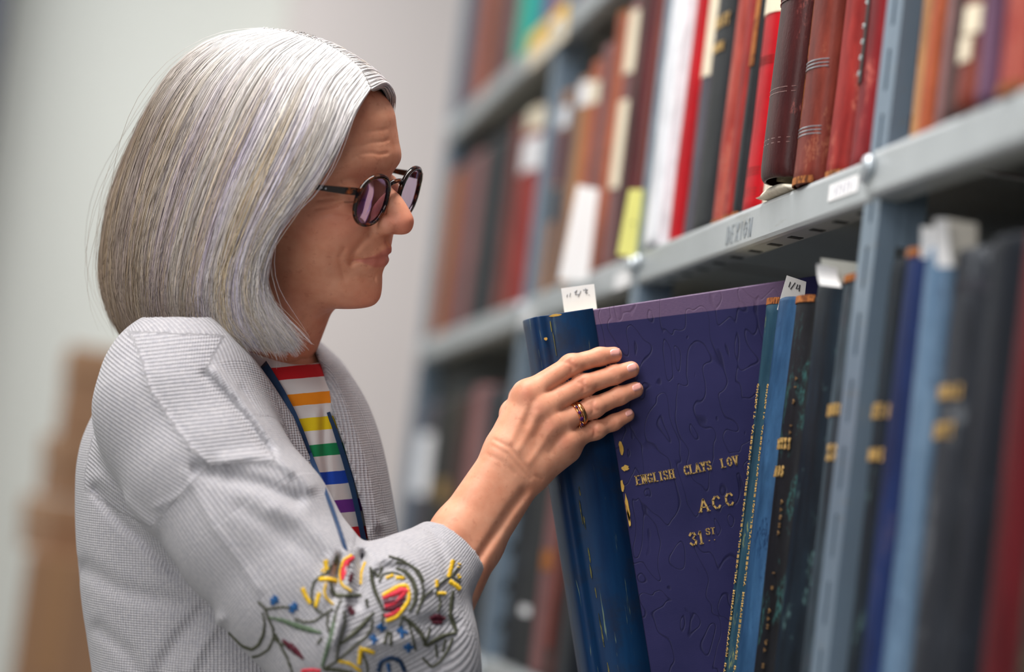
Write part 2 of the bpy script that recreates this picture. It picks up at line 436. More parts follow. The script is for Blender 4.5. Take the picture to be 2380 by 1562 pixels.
def ypx(px, py=None, zz=None, X=None):
    X = SX if X is None else X
    return float(on_x(px, py, X)[1]) if py is not None else float(y_at(px, X, zz))

REDD = lm('dark_crimson', (96, 16, 22), (132, 26, 32), (180, 90, 80), .36)
RED1 = lm('worn_red', (120, 26, 26), (158, 48, 42), (168, 84, 70), .38, .5)
RED2 = lm('pale_scuffed_red', (140, 44, 40), (176, 84, 72), (166, 92, 78), .40, .5)
BRED = lm('bright_red_cloth', (166, 8, 22), (182, 12, 28), None, .4, .4, 2)
MARO = lm('dark_maroon', (52, 20, 22), (74, 32, 32), (120, 60, 56), .3, .3)
RBRN = lm('red_brown', (92, 34, 28), (126, 54, 42), (138, 78, 60), .36, .42)
DBRN = lm('dark_brown', (52, 30, 30), (74, 46, 44), (110, 70, 60), .34)
BLAK = lm('black_cloth', (24, 26, 30), (40, 43, 47), (80, 82, 84), .33)
GREY = lm('slate_grey', (66, 64, 74), (84, 82, 92), None)
WHIT = lm('white_binding', (226, 228, 236), (236, 238, 244), None, .4, .5, 3)
CREA = lm('cream_vellum', (206, 198, 178), (228, 222, 208), (170, 150, 120), .38, .6)
TANB = lm('tan_brown', (150, 104, 66), (182, 132, 86), (110, 70, 46), .4)
ORBR = lm('orange_brown', (150, 72, 44), (184, 98, 62), (120, 54, 36), .4)
MAUV = lm('mauve_brown', (112, 72, 74), (136, 94, 92), (90, 60, 60), .4)
PINK = lm('dusty_pink', (128, 84, 86), (150, 104, 102), None)
GREN = lm('emerald_cloth', (0, 168, 148), (8, 190, 168), None, .4, .5, 2)
TEAL = lm('teal_cloth', (0, 128, 150), (12, 150, 170), None, .4, .5, 2)
VIOL = lm('violet_cloth', (106, 92, 130), (128, 112, 150), None)
PURP = lm('purple_brown', (86, 58, 84), (112, 78, 104), None)
NAVY = lm('navy_black', (16, 20, 28), (28, 34, 44), (70, 80, 90), .34)
STEL = lm('steel_blue_cloth', (30, 62, 98), (56, 94, 132), (24, 52, 86), .38, .45, 8)
BLGR = lm('blue_green_cloth', (28, 60, 80), (48, 82, 98), (120, 130, 90), .36, .5, 8)
DTEA = lm('dark_teal_black', (12, 18, 26), (24, 38, 50), (80, 110, 112), .37, .45, 8)
WORN = lm('black_worn_teal', (16, 16, 20), (30, 32, 38), (44, 84, 84), .42, .5, 8)
STRK = lm('streaked_slate', (24, 28, 36), (78, 96, 108), (60, 60, 70), .4, .5, 10)
NVBL = lm('navy_blue_cloth', (18, 32, 74), (26, 46, 94), (60, 60, 90), .36, .5, 8)
PALB = lm('pale_steel_cloth', (66, 94, 124), (112, 138, 164), (70, 90, 116), .4, .45, 10)
GRBK = lm('grey_black_cloth', (30, 33, 40), (50, 54, 62), (100, 104, 110), .38, .5, 8)
DRED = lm('deep_red_cloth', (70, 10, 18), (98, 18, 26), None)
OLIV = lm('olive_black_cloth', (28, 28, 26), (48, 47, 42), (90, 84, 60), .4)

def row(z, specs, ref=None):
    out = []
    for sp in specs:
        pr, pl = sp['px']
        X = SX
        if ref is None: yn, yf = ypx(pr, zz=z), ypx(pl, zz=z)
        else: yn, yf = ypx(pr, ref), ypx(pl, ref)
        for py_ in POSTS:
            if yn < py_+.0225 and yf > py_-.0225:
                if (yn+yf)/2 < py_: yf = py_-.0225
                else: yn = py_+.0225
        if yf-yn < .012 or yn < POSTS[0] or yf > POSTS[-1]: continue
        h = sp.get('h', .30)
        if 'top' in sp:
            h = float(on_x(sp['top'][0], sp['top'][1], SX)[2])-z
        out.append(book('ledger' if yf-yn > .03 else 'book', sp['l'], yn, yf, z+sp.get('up', 0), h, sp.get('dep', .24), sp['m'], sp.get('x', 0), sp.get('r', .22), sp.get('lean', 0), sp.get('cap'), sp.get('b'), sp['g'], 'book',
                        sp.get('bands', ()), sp.get('lab', ()), sp.get('page', 0), sp.get('raised', ())))
    return out
B = dict
G1 = 'books on the middle shelf, bay nearest the reader'
bay1 = row(ZM, [
    B(px=(2036, 1993), m=DBRN, l='dark brown book beside the slotted post on the middle shelf', g=G1, cap='t', h=.31, x=.004),
    B(px=(1993, 1944), m=REDD, l='crimson ledger with a black lettered strip down its spine', g=G1, h=.32, lab=[(.22, .99, .05, .62, M_BLACKTAPE, 'lettered_strip')]),
    B(px=(1944, 1900), m=RED1, l='plain scuffed red ledger left of the crimson one with the black strip', g=G1, x=-.003, h=.31, cap='t'),
    B(px=(1900, 1852), m=RBRN, l='red-brown leather ledger with silvery banded spine, overhanging the middle shelf', g=G1, x=-.014, h=.31, cap='t', bands=[(.14, M_BOLT), (.32, M_BOLT), (.72, M_BOLT)], lab=[(.0, .98, .80, .99, M_TAN, 'worn_joint')]),
    B(px=(1852, 1799), m=MARO, l='dark maroon leather ledger jutting furthest out over the middle shelf edge', g=G1, x=-.025, up=.0108, h=.31, raised=(.10, .24, .5, .9)),
    B(px=(1799, 1738), m=CREA, l='cream vellum-bound ledger tucked behind the jutting maroon ledger', g=G1, h=.33, r=.3),
    B(px=(1738, 1701), m=BRED, l='bright red cloth book with a white paper label at its top', g=G1, h=.32, bands=[(.06, RED1), (.12, RED1), (.44, RED1)], lab=[(.575, .98, -.98, .8, M_CREAM, 'paper_label')]),
    B(px=(1701, 1685), m=BLAK, l='slim black book with a tan strip, between red volumes', g=G1, h=.31, cap='t', lab=[(.46, .99, -.5, .9, M_TAN, 'tan_strip')]),
    B(px=(1685, 1660), m=RED1, l='mottled red book right of the red-brown one on the middle shelf', g=G1, h=.31, cap='t'),
    B(px=(1660, 1634), m=RED2, l='faded red-brown book with orange worn tail next to the black gilt ledger', g=G1, h=.31, cap='t', r=.3),
    B(px=(1634, 1580), m=BLAK, l='black ledger with gold blocks on its spine and a torn paper label', g=G1, h=.33, lab=[(.545, .575, -.5, .25, M_GILT, 'gilt_block'), (.62, .66, -.6, .35, M_GILT, 'gilt_block'), (.775, .795, -.2, .2, M_GILT, 'gilt_block'), (.83, .86, -.6, .6, M_GILT, 'gilt_block'), (.93, .95, -.3, .3, M_GILT, 'gilt_block')]),
    B(px=(1580, 1553), m=GREY, l='slate grey book left of the black gilt ledger', g=G1, h=.27, x=.006, lab=[(.62, .99, -.7, .98, M_CREAM, 'torn_label')]),
    B(px=(1553, 1536), m=BRED, l='slim bright red book beside the tall white volume', g=G1, h=.33, lab=[(.8, .83, -.7, .7, M_GILT, 'gilt_block')]),
    B(px=(1536, 1500), m=WHIT, l='tall white volume standing beside a shelf post on the middle shelf', g=G1, h=.34, x=-.012, r=.05),
])
# soft vellum flap of the cream ledger, folded under the jutting maroon one
ce = bay1[5][0]; my = bay1[4][0].location.y; mt_ = bay1[4][1]; m = MB(); rings = []
for i in range(9):
    a = -1+2*i/8; y = my-ce.location.y+.008+a*(mt_/2+.010); k_ = math.sqrt(max(0, 1-a*a*.92)); wob = .0012*math.sin(i*2.1)
    rings.append([(x_-.004, y, .0002+zz_*k_) for x_, zz_ in ((.13, 0), (-.006+wob, 0), (-.011+wob, .003), (-.009, .0072), (.004, .0094), (.13, .0094))])
m.loft(rings); m.build('vellum_flap', CREA, ce, True)
G2 = 'blurred books further along the middle shelf'
row(ZM, [
    B(px=(1487, 1466), m=TANB, l='tan book with gilt blocks just left of the tall white volume', g=G2, h=.31, lab=[(.72, .76, -.8, .8, M_GILT, 'gilt_block'), (.84, .88, -.8, .8, M_GILT, 'gilt_block')]),
    B(px=(1466, 1444), m=RBRN, l='blurred red-brown book behind the yellow paper slip', g=G2, h=.33, cap='t'),
    B(px=(1444, 1420), m=DRED, l='blurred deep red book left of the yellow paper slip', g=G2, h=.335),
    B(px=(1420, 1398), m=MARO, l='blurred dark maroon book two left of the yellow slip', g=G2, h=.33, cap='t'),
    B(px=(1398, 1376), m=MAUV, l='blurred mauve book with two pale labels right of the white slip', g=G2, h=.32, lab=[(.30, .62, -.9, .5, M_CREAM, 'paper_label'), (.72, .95, -.9, .6, M_CREAM, 'paper_label')]),
    B(px=(1376, 1342), m=ORBR, l='blurred tall orange-brown ledger behind the long white slip', g=G2, h=.315, r=.4, cap='h'),
    B(px=(1342, 1322), m=MAUV, l='blurred mauve-brown book left of the tall orange-brown ledger', g=G2, h=.29),
    B(px=(1322, 1297), m=ORBR, l='blurred russet book with pale round tag near its top', g=G2, h=.28, lab=[(.80, .90, -.9, .9, M_CREAM, 'paper_label')]),
    B(px=(1297, 1272), m=TANB, l='blurred tan book with a white tag at its head', g=G2, h=.27, lab=[(.86, .97, -.95, .95, M_WHITELABEL, 'paper_label')]),
    B(px=(1272, 1256), m=GREY, l='blurred slim grey book left of the tan book with a white tag', g=G2, h=.26),
    B(px=(1256, 1222), m=TANB, l='blurred tan ledger with a black title block low on its spine', g=G2, h=.27, lab=[(.36, .52, -.98, .98, M_BLACKTAPE, 'title_block'), (.82, .92, -.95, .95, M_WHITELABEL, 'paper_label'), (.54, .80, -.98, .98, RBRN, 'spine_panel')]),
    B(px=(1222, 1200), m=RED1, l='blurred red book right of the ledger with two white tags', g=G2, h=.26),
    B(px=(1188, 1150), m=RED1, l='blurred red ledger with two white labels stacked at its top', g=G2, h=.285, cap='t', lab=[(.68, .84, -.95, .6, M_WHITELABEL, 'paper_label'), (.88, .99, -.98, .98, M_CREAM, 'paper_label')]),
    B(px=(1150, 1124), m=RBRN, l='blurred red-brown book right of the navy volumes', g=G2, h=.285, cap='t'),
    B(px=(1124, 1090), m=NAVY, l='blurred navy-black ledger, larger of the two dark ones at the shelf end', g=G2, h=.285),
    B(px=(1090, 1064), m=BLAK, l='blurred black book between the navy ledger and the dusty pink book', g=G2, h=.285),
    B(px=(1064, 1036), m=PINK, l='blurred dusty pink book near the far end of the middle shelf', g=G2, h=.285),
    B(px=(1036, 1016), m=MARO, l='blurred dark maroon book third from the far end of the middle shelf', g=G2, h=.285),
    B(px=(1016, 1001), m=ORBR, l='blurred brown book second from the far end of the middle shelf', g=G2, h=.285),
    B(px=(1001, 990), m=TANB, l='blurred brown book at the far end of the middle shelf', g=G2, h=.285),
])
G3 = 'blurred books on the top shelf'
yz = lambda px, py: None
row(ZU, [
    B(px=(1390, 1350), m=PURP, l='blurred purple-brown book at the right end of the top shelf', g=G3),
    B(px=(1350, 1316), m=PURP, l='blurred purple book above the yellow sticker on the top shelf', g=G3),
    B(px=(1316, 1262), m=ORBR, l='blurred light orange-brown ledger behind the yellow sticker', g=G3),
    B(px=(1262, 1240), m=VIOL, l='blurred violet-grey book right of the emerald one', g=G3),
    B(px=(1240, 1218), m=TEAL, l='blurred teal book beside the emerald one', g=G3),
    B(px=(1218, 1166), m=GREN, l='blurred emerald green book on the top shelf', g=G3),
    B(px=(1160, 1136), m=MAUV, l='blurred grey-mauve book left of the emerald one', g=G3),
    B(px=(1136, 1116), m=DBRN, l='blurred dark brown book between mauve and orange-brown on top shelf', g=G3),
    B(px=(1116, 1084), m=ORBR, l='blurred orange-brown book on the left of the top shelf', g=G3),
    B(px=(1084, 1060), m=MAUV, l='blurred mauve book second from the far end of the top shelf', g=G3),
    B(px=(1060, 1032), m=MARO, l='blurred maroon book at the far end of the top shelf', g=G3),
])
G4 = 'blurred books on the near right of the middle shelf'
row(ZM, [
    B(px=(2122, 2094), m=TANB, l='blurred brown book just right of the slotted post', g=G4, x=-.002),
    B(px=(2148, 2122), m=ORBR, l='blurred orange-tan book second right of the slotted post', g=G4, cap='t', x=-.004),
    B(px=(2210, 2148), m=MAUV, l='blurred broad mauve-brown ledger right of the slotted post', g=G4, x=-.004),
    B(px=(2258, 2210), m=DBRN, l='blurred grey-brown ledger left of the one with pale round tags', g=G4, x=-.016),
    B(px=(2312, 2258), m=RBRN, l='blurred red-brown ledger with two pale round tags', g=G4, x=-.022, lab=[(.11, .165, -.5, .5, M_CREAM, 'round_tag'), (.17, .235, -.8, .2, M_CREAM, 'round_tag')]),
    B(px=(2352, 2312), m=PURP, l='blurred dark purple book near the right edge, middle shelf', g=G4, x=-.022),
    B(px=(2420, 2352), m=RED2, l='blurred rose-red ledger with orange worn foot at the right edge', g=G4, x=-.02, cap='t'),
    B(px=(2500, 2420), m=DRED, l='blurred deep red ledger at the far right edge, middle shelf', g=G4, x=-.018, cap='t'),
])
# lower shelf, reading from the drawn-out purple ledger towards the viewer
G5 = 'blue and black ledgers on the lower shelf'
low = row(ZL, [
    B(px=(1786, 1757), m=BLGR, top=(1765, 697), l='slim blue-green ledger with orange worn head, next to the purple ledger', g=G5, cap='h', x=.002),
    B(px=(1826, 1786), m=STEL, top=(1800, 692), l='bright steel-blue ledger, second right of the purple ledger', g=G5, r=.34, x=-.001),
], 700) + row(ZL, [
    B(px=(1868, 1826), m=WORN, top=(1850, 690), l='black ledger flecked with worn teal and gold, orange head', g=G5, cap='h', lab=[(.67, .695, -.7, .7, M_GILT, 'gilt_block'), (.61, .635, -.5, .5, M_GILT, 'gilt_block')]),
    B(px=(1926, 1868), m=DTEA, top=(1895, 646), l='dark teal-black ledger with smooth rounded spine, third left of the post', g=G5, r=.3),
    B(px=(1990, 1926), m=STRK, top=(1965, 640), l='slate ledger with pale streaks and tan head, touching the slotted post', g=G5, cap='h', lab=[(.72, .745, -.8, .8, M_GILT, 'gilt_block'), (.63, .665, -.8, .1, M_GILT, 'gilt_block')]),
], 690) + row(ZL, [
    B(px=(2092, 2044), m=DTEA, top=(2060, 602), l='blurred dark ledger with gold band right of the slotted post', g=G5, lab=[(.70, .73, -.9, .9, M_GILT, 'gilt_block'), (.62, .645, -.8, .4, M_GILT, 'gilt_block')]),
    B(px=(2140, 2092), m=NVBL, top=(2110, 585), l='blurred navy blue ledger with orange worn head', g=G5, cap='h', x=-.004),
    B(px=(2182, 2140), m=PALB, top=(2160, 572), l='blurred pale steel-blue ledger right of the navy one', g=G5, r=.35, x=-.004),
    B(px=(2268, 2182), m=GRBK, top=(2225, 575), l='blurred broad black ledger with gold blocks and paper slips on top', g=G5, lab=[(.735, .76, -.6, .8, M_GILT, 'gilt_block'), (.665, .695, -.5, .7, M_GILT, 'gilt_block')], bands=[(.93, GREY)]),
    B(px=(2345, 2268), m=NAVY, top=(2300, 545), l='blurred dark slate ledger left of the red one', g=G5),
    B(px=(2425, 2345), m=DRED, top=(2380, 520), l='blurred dark red ledger at the right edge, lower shelf', g=G5),
    B(px=(2520, 2425), m=OLIV, top=(2440, 505), l='blurred olive-black ledger at the lower right corner', g=G5),
    B(px=(2620, 2520), m=GRBK, top=(2500, 490), l='blurred black ledger at the extreme right of the lower shelf', g=G5),
], 600)
G6 = 'blurred dark ledgers behind the hand on the lower shelf'
row(ZL, [
    B(px=(1392, 1350), m=NAVY, h=.36, l='dark ledger half hidden right behind the purple ledger', g=G6),
    B(px=(1350, 1318), m=DBRN, h=.36, l='brown ledger low behind the spine of the purple ledger', g=G6, lab=[(.1, .5, -.5, .5, RBRN, 'spine_panel')]),
    B(px=(1318, 1290), m=MAUV, h=.35, l='mauve-brown ledger with a pale tag left of the purple spine', g=G6, lab=[(.35, .42, -.8, .8, M_TAN, 'tag')]),
    B(px=(1290, 1254), m=BLAK, h=.36, l='black ledger between wrist and purple ledger', g=G6, lab=[(.18, .21, -.6, .6, M_WHITELABEL, 'tag')]),
    B(px=(1254, 1222), m=NAVY, h=.36, l='navy-black ledger behind the wrist', g=G6),
    B(px=(1199, 1180), m=BLAK, h=.37, l='slim black ledger just left of the far post, behind the hand', g=G6),
    B(px=(1180, 1150), m=NAVY, h=.36, l='slate-black ledger behind the forearm, right of the pink-brown one', g=G6),
    B(px=(1150, 1120), m=GRBK, h=.36, l='grey-black ledger behind the forearm', g=G6),
    B(px=(1120, 1086), m=PINK, h=.37, l='pink-brown ledger behind the forearm', g=G6),
    B(px=(1086, 1062), m=DBRN, h=.36, l='dark brown ledger left of the pink-brown one, lower shelf', g=G6),
    B(px=(1062, 1030), m=OLIV, h=.36, l='olive-black ledger with a gold label, lower shelf', g=G6, lab=[(.56, .66, -.9, .5, M_GILT, 'gilt_block')]),
    B(px=(1030, 1006), m=BLAK, h=.35, l='black ledger right of the white-tagged one, lower shelf', g=G6),
    B(px=(1006, 975), m=GREY, h=.36, l='grey ledger with a large white tag, lower shelf far end', g=G6, lab=[(.58, .86, -.95, .95, M_WHITELABEL, 'paper_label')]),
    B(px=(975, 950), m=DBRN, h=.34, l='dark brown ledger second from the far end, lower shelf', g=G6),
    B(px=(950, 925), m=MARO, h=.34, l='dark maroon ledger at the far end of the lower shelf', g=G6),
], 900)

# lettering on a few spines
def spine_marks(bk, z0, z1, yc, size, n, mat, name='spine_lettering', jitter=.3, seed=3):
    """a line of small worn letters running along a spine, too small to read"""
    e, t, h, rx = bk; rg = random.Random(seed); m = MB()
    keys = 'HAXVTENKLYCIO'
    for k in range(n):
        if rg.random() < (.16 if jitter < .4 else .5): continue
        zc = h*(z0+(z1-z0)*k/(n-1)); y = yc*t/2; x = rx(y)-.0011
        ch = rg.choice([c for c in keys if c in GL])
        letters(m, ch, (x-.0002, y-size*.5, zc), (0, 0, 1), (0, 1, 0), (-1, 0, 0), size, size*.75, 0, size*.2, .0006, False)
    m.build(name, mat, e)
M_WORNGILT = plain('rubbed_gilt', srgb(140, 108, 66), .55, .2, .4, 300)
M_WHITEDOT = plain('white_label_ink', srgb(196, 214, 216), .5)
spine_marks(bay1[1], .24, .36, .33, .0046, 4, M_WHITEDOT, seed=5)
spine_marks(bay1[1], .42, .78, .33, .0046, 11, M_WHITEDOT, seed=6)
spine_marks(bay1[1], .84, .98, .33, .0046, 5, M_WHITEDOT, seed=8)
spine_marks(low[0], .12, .80, -.1, .0042, 60, M_GILT, seed=2)
spine_marks(low[1], .12, .80, .62, .0042, 60, M_GILT, seed=2)
spine_marks(low[2], .1, .85, -.6, .0042, 46, M_WORNGILT, jitter=.5, seed=4)

# ------------------------------------------------------------------ the purple ledger being drawn out
YC = ypx(1757, 697)+.012                          # near cover plane
TAU = math.radians(16.3)
A0 = on_y(1252, 738, YC)                          # top outer corner of the near board
ex = np.array([math.cos(TAU), 0, math.sin(TAU)]); ez = np.array([-math.sin(TAU), 0, math.cos(TAU)])
PW, PT = .30, .058
PH = (A0[2]-ZL-.001)/math.cos(TAU)
org = A0-ez*PH
pb = empty('ledger', org); pb.rotation_euler = (0, -TAU, 0)
tag(pb, 'tall purple ledger with a blue leather spine, gripped and tilted out of the shelf', 'book')
def purple_cloth():
    t = NT('purple_cover_cloth'); v = t.coords()
    wv = t.noise(t.coords((1, .2, .5)), 46, 1.2, .5, .5)
    line = t.math('SUBTRACT', 1.0, t.math('MULTIPLY', t.math('ABSOLUTE', t.math('SUBTRACT', t.math('FRACT', t.math('MULTIPLY', wv, 5.0)), .5)), 15.0), clamp=True)
    big = t.noise(v, 9, 4, .6); fine = t.noise(t.coords((1, 1, 12)), 300, 3, .6)
    c = t.mix(t.ramp(big, [(.35, 0), (.65, 1)]), srgb(35, 37, 80), srgb(50, 49, 96))
    c = t.mix(t.math('MULTIPLY', fine, .35), c, srgb(48, 40, 78))
    c = t.mix(t.math('MULTIPLY', line, .55), c, srgb(18, 18, 46))
    sep = t.n('ShaderNodeSeparateXYZ'); t.lk(v, sep.inputs[0])
    # faded strip along the head, where the cover stood proud of its neighbours
    zf = t.math('ADD', sep.outputs[2], t.math('MULTIPLY', sep.outputs[0], .03))
    strip = t.math('MULTIPLY', t.math('GREATER_THAN', zf, PH-.012), t.math('LESS_THAN', sep.outputs[0], .232))
    c = t.mix(t.math('MULTIPLY', strip, t.ramp(fine, [(.3, .55), (.7, .95)])), c, srgb(122, 98, 128))
    t.base(c); t.set(Roughness=.5); t.b.inputs['Specular IOR Level'].default_value = .3
    t.bump(t.math('ADD', t.math('MULTIPLY', line, -.8), t.math('MULTIPLY', fine, .35)), .5, .0008)
    return t.m
def blue_leather():
    t = NT('blue_spine_leather'); v = t.coords()
    n = t.noise(t.coords((1, 1, .12)), 60, 5, .6); n2 = t.noise(v, 26, 6, .65); sc = t.noise(t.coords((1, 1, .06), (2, 1, 0)), 260, 3, .7, .6)
    c = t.mix(t.ramp(n, [(.3, 0), (.7, 1)]), srgb(6, 36, 74), srgb(16, 58, 98))
    c = t.mix(t.ramp(n2, [(.5, 0), (.72, .75)]), c, srgb(34, 38, 52))
    c = t.mix(t.math('MULTIPLY', t.ramp(sc, [(.66, 0), (.72, 1)]), .45), c, srgb(150, 170, 130))
    t.base(c); t.set(Roughness=.48); t.b.inputs['Specular IOR Level'].default_value = .28; t.bump(t.math('ADD', n2, t.math('MULTIPLY', sc, .3)), .25, .0006); return t.m
M_PUR, M_BLUE = purple_cloth(), blue_leather()
BX = .0                                            # local x of the board's outer edge
for yy, nm in ((0, 'near_board'), (PT-.0034, 'far_board')):
    m = MB(); m.cbox(BX+.0128, PW, yy, yy+.0034, 0, PH, .0009); o = m.build('board', M_PUR, pb)
    if nm == 'near_board': near_board = o
m = MB(); m.box(.012, PW-.005, .0036, PT-.0036, .004, PH-.005); m.build('page_block', M_PAGES[0], pb)
# leather: rounded spine, grooved joint, then flat over the near and far boards
prof = []
LW = .048
prof += [(LW, -.0009), (.0125, -.0010), (.0090, .0018), (.0055, .0024), (.002, -.0004)]
for a in np.linspace(-.98, .98, 13): prof.append((-.0065*math.sqrt(max(0, 1-a*a))-.0005, PT/2+a*PT/2))
prof += [(.002, PT+.0006), (.005, PT-.0008), (.0085, PT-.0004), (.012, PT+.0010), (LW, PT+.0009)]
inn = [(LW, -.00005), (.0125, -.00005), (.0090, .0026), (.0055, .0032), (.003, .0018)]+[(-.0045*math.sqrt(max(0, 1-a*a)), PT/2+a*(PT/2-.002)) for a in np.linspace(-.98, .98, 13)]+[(.003, PT-.0015), (.005, PT-.0018), (.0085, PT-.0013), (.012, PT+.00005), (LW, PT+.00005)]
m = MB(); rings = []
for zz, dr in ((-.0006, .002), (.002, 0), (PH*.3, 0), (PH*.6, .0004), (PH*.9, 0), (PH-.006, 0), (PH+.0002, .0006), (PH+.0010, .0018)):
    rings.append([(x*(1-dr*60 if x < 0 else 1)-0, y, zz) for x, y in prof]+[(x, y, zz) for x, y in inn[::-1]])
m.loft(rings); m.build('spine', M_BLUE, pb, True)
# scuffed tan patches where the leather edge meets the cloth, and at the head of the spine
M_SCUFF = leather('scuffed_gold_tan', srgb(206, 160, 74), srgb(226, 186, 100), srgb(150, 100, 50), .4, .7, 1, 9)
pinv = Matrix.Rotation(-TAU, 4, 'Y').inverted()
def pl(px, py):
    q = pinv @ Vector(on_y(px, py, YC)-org); return q.x, q.z
def blob(px, py, w, h_, name='scuff', seed=1):
    x, z = pl(px, py); rg = random.Random(seed); m = MB(); n = 12
    pts = [(x+w*math.cos(a)*rg.uniform(.6, 1.1), z+h_*math.sin(a)*rg.uniform(.7, 1.1)) for a in np.linspace(0, 2*math.pi, n, endpoint=False)]
    m.loft([[(a, -.0011, b) for a, b in pts], [(a, -.0004, b) for a, b in pts]]); m.build(name, M_SCUFF, pb)
for k, (a, b, w, h_) in enumerate([(1443, 1040, .0019, .0065), (1453, 1088, .0036, .0028), (1446, 1130, .0015, .006), (1458, 1180, .0016, .012), (1461, 1205, .0012, .008), (1268, 788, .0016, .0014), (1290, 733, .006, .0012)]):
    blob(a, b, w, h_, seed=k)
M_RUB = leather('rubbed_joint', srgb(92, 104, 70), srgb(140, 128, 70), srgb(50, 60, 60), .45, .7, 3, 4)
rgj = random.Random(12)
for k in range(16):                                # rubbed leather along the joint
    yy = 760+k*52+rgj.uniform(-18, 18); x, z = pl(1276+.168*(yy-740)+rgj.uniform(-3, 3), yy); m = MB(); w_ = rgj.uniform(.0003, .0008); h_ = rgj.uniform(.004, .012)
    pts = [(x+w_*math.cos(a)*rgj.uniform(.5, 1.2), z+h_*math.sin(a)) for a in np.linspace(0, 2*math.pi, 10, endpoint=False)]
    m.loft([[(a, -.0013, b) for a, b in pts], [(a, -.0003, b) for a, b in pts]]); m.build('scuff', M_RUB, pb)
# gold title
def title(px0, py0, px1, py1, text, hpx, wfrac=.72, thick=.0011):
    x0, z0 = pl(px0, py0); x1, z1 = pl(px1, py1); L = math.hypot(x1-x0, z1-z0); d = ((x1-x0)/L, (z1-z0)/L)
    un = sum((.55 if c in 'I1./' else 1.0)*wfrac+(1-wfrac) if c != ' ' else 1.0 for c in text); w = L/un
    m = MB(); letters(m, text, (x0, -.0001, z0), (d[0], 0, d[1]), (-d[1], 0, d[0]), (0, -1, 0), hpx/2700, w*wfrac, w*(1-wfrac), thick, .0006)
    m.build('gilt_lettering', M_GILT, pb)
title(1480, 1127, 1571, 1110, 'ENGLISH', 20)
title(1592, 1104, 1658, 1090, 'CLAYS', 20)
title(1678, 1087, 1720, 1078, 'LOV', 20)
title(1628, 1190, 1648, 1187, 'A', 28, .95, .0013); title(1658, 1183, 1676, 1180, 'C', 28, .95, .0013); title(1688, 1176, 1706, 1173, 'C', 28, .95, .0013)
title(1604, 1268, 1640, 1262, '31', 28, .8, .0014)
title(1641, 1243, 1664, 1240, 'ST', 14, .85, .0008); title(1646, 1257, 1652, 1256, '.', 6, .9, .0008); title(1658, 1255, 1664, 1254, '.', 6, .9, .0008)

# ------------------------------------------------------------------ slips of paper
M_PAPER = plain('slip_paper', srgb(240, 240, 242), .8, 0, .02, 120)
M_PENCIL = plain('pencil_mark', srgb(120, 122, 130), .7)
def slip(label, quad, Y, strokes=(), mat=M_PAPER, ink=M_INK, curl=.0, thick=.0005, lw=.0007, group='paper slips marking the books'):
    """a card standing across the shelf; quad = four pixels on the plane y = Y (tl, tr, br, bl)"""
    P = [on_y(a, b, Y) for a, b in quad]
    o = (P[2]+P[3])/2; e = empty('paper_slip', o); tag(e, label, 'paper slip', group)
    n = 6; fr = []; bk = []
    m = MB(); rings = []
    for i in range(n+1):
        t = i/n; l = P[3]+(P[0]-P[3])*t-o; r = P[2]+(P[1]-P[2])*t-o; c = np.array([0, curl*math.sin(t*2.2), 0])
        rings.append([l+c, (l+r)/2+c, r+c, r+c+(0, thick, 0), (l+r)/2+c+(0, thick, 0), l+c+(0, thick, 0)])
    m.loft(rings); m.build('paper', mat, e)
    if strokes:
        m = MB()
        for st in strokes:
            pts = [on_y(a, b, Y-.0003)-o for a, b in st]
            m.tube(pts, lw/2, 4)
        m.build('handwriting', ink, e)
    return e
slip('white card with pencilled note standing in the purple ledger', [(1304, 670), (1381, 660), (1392, 760), (1318, 770)], YC+.03,
     [[(1319, 684), (1317, 690)], [(1326, 681), (1324, 690)], [(1335, 680), (1341, 674), (1337, 685), (1345, 684)], [(1350, 676), (1344, 690)], [(1355, 674), (1366, 673), (1360, 680), (1366, 681)], [(1361, 670), (1363, 684)], [(1368, 685), (1370, 686)]],
     ink=M_PENCIL, lw=.0006)
slip('grey card with a handwritten fraction behind the slim blue ledgers', [(1829, 640), (1874, 655), (1866, 730), (1806, 720)], ypx(1790, 700)-.004,
     [[(1837, 655), (1833, 667)], [(1848, 657), (1837, 672)], [(1854, 661), (1850, 671), (1857, 671), (1859, 662)], [(1859, 662), (1857, 677)]], mat=plain('slip_paper_grey', srgb(206, 204, 204), .8, 0, .03), lw=.0009)
slip('folded white card lying behind the slate ledger beside the post', [(1903, 612), (1950, 622), (1956, 668), (1906, 662)], ypx(1945, 640)-.02, curl=.006)
slip('long card leaning behind the folded white one beside the post', [(1908, 600), (1997, 612), (1998, 660), (1912, 655)], ypx(1945, 640)-.0, mat=plain('slip_paper_dull', srgb(190, 192, 186), .8, 0, .03))
slip('small blurred white slip above the pale steel-blue ledger', [(2142, 526), (2172, 530), (2170, 600), (2140, 600)], ypx(2160, 572)+.0)
slip('blurred white folded slip on top of the broad black ledger', [(2176, 508), (2206, 508), (2214, 620), (2178, 620)], ypx(2215, 572)-.012, curl=.004)
slip('blurred broad pale slip behind the folded one on the black ledger', [(2200, 508), (2272, 520), (2270, 620), (2206, 620)], ypx(2215, 572)+.004, mat=plain('slip_paper_beige', srgb(188, 184, 176), .8, 0, .03))
slip('blurred long white slip hanging in front of the orange-brown ledger', [(1342, 430), (1392, 440), (1366, 655), (1298, 650)], ypx(1380, zz=ZM)-.012)
slip('yellow paper slip hanging beside the tall white volume', [(1462, 440), (1503, 440), (1488, 600), (1434, 592)], ypx(1490, zz=ZM)+.01, [[(1468, 516), (1474, 519)]], mat=M_YELLOW, lw=.002)
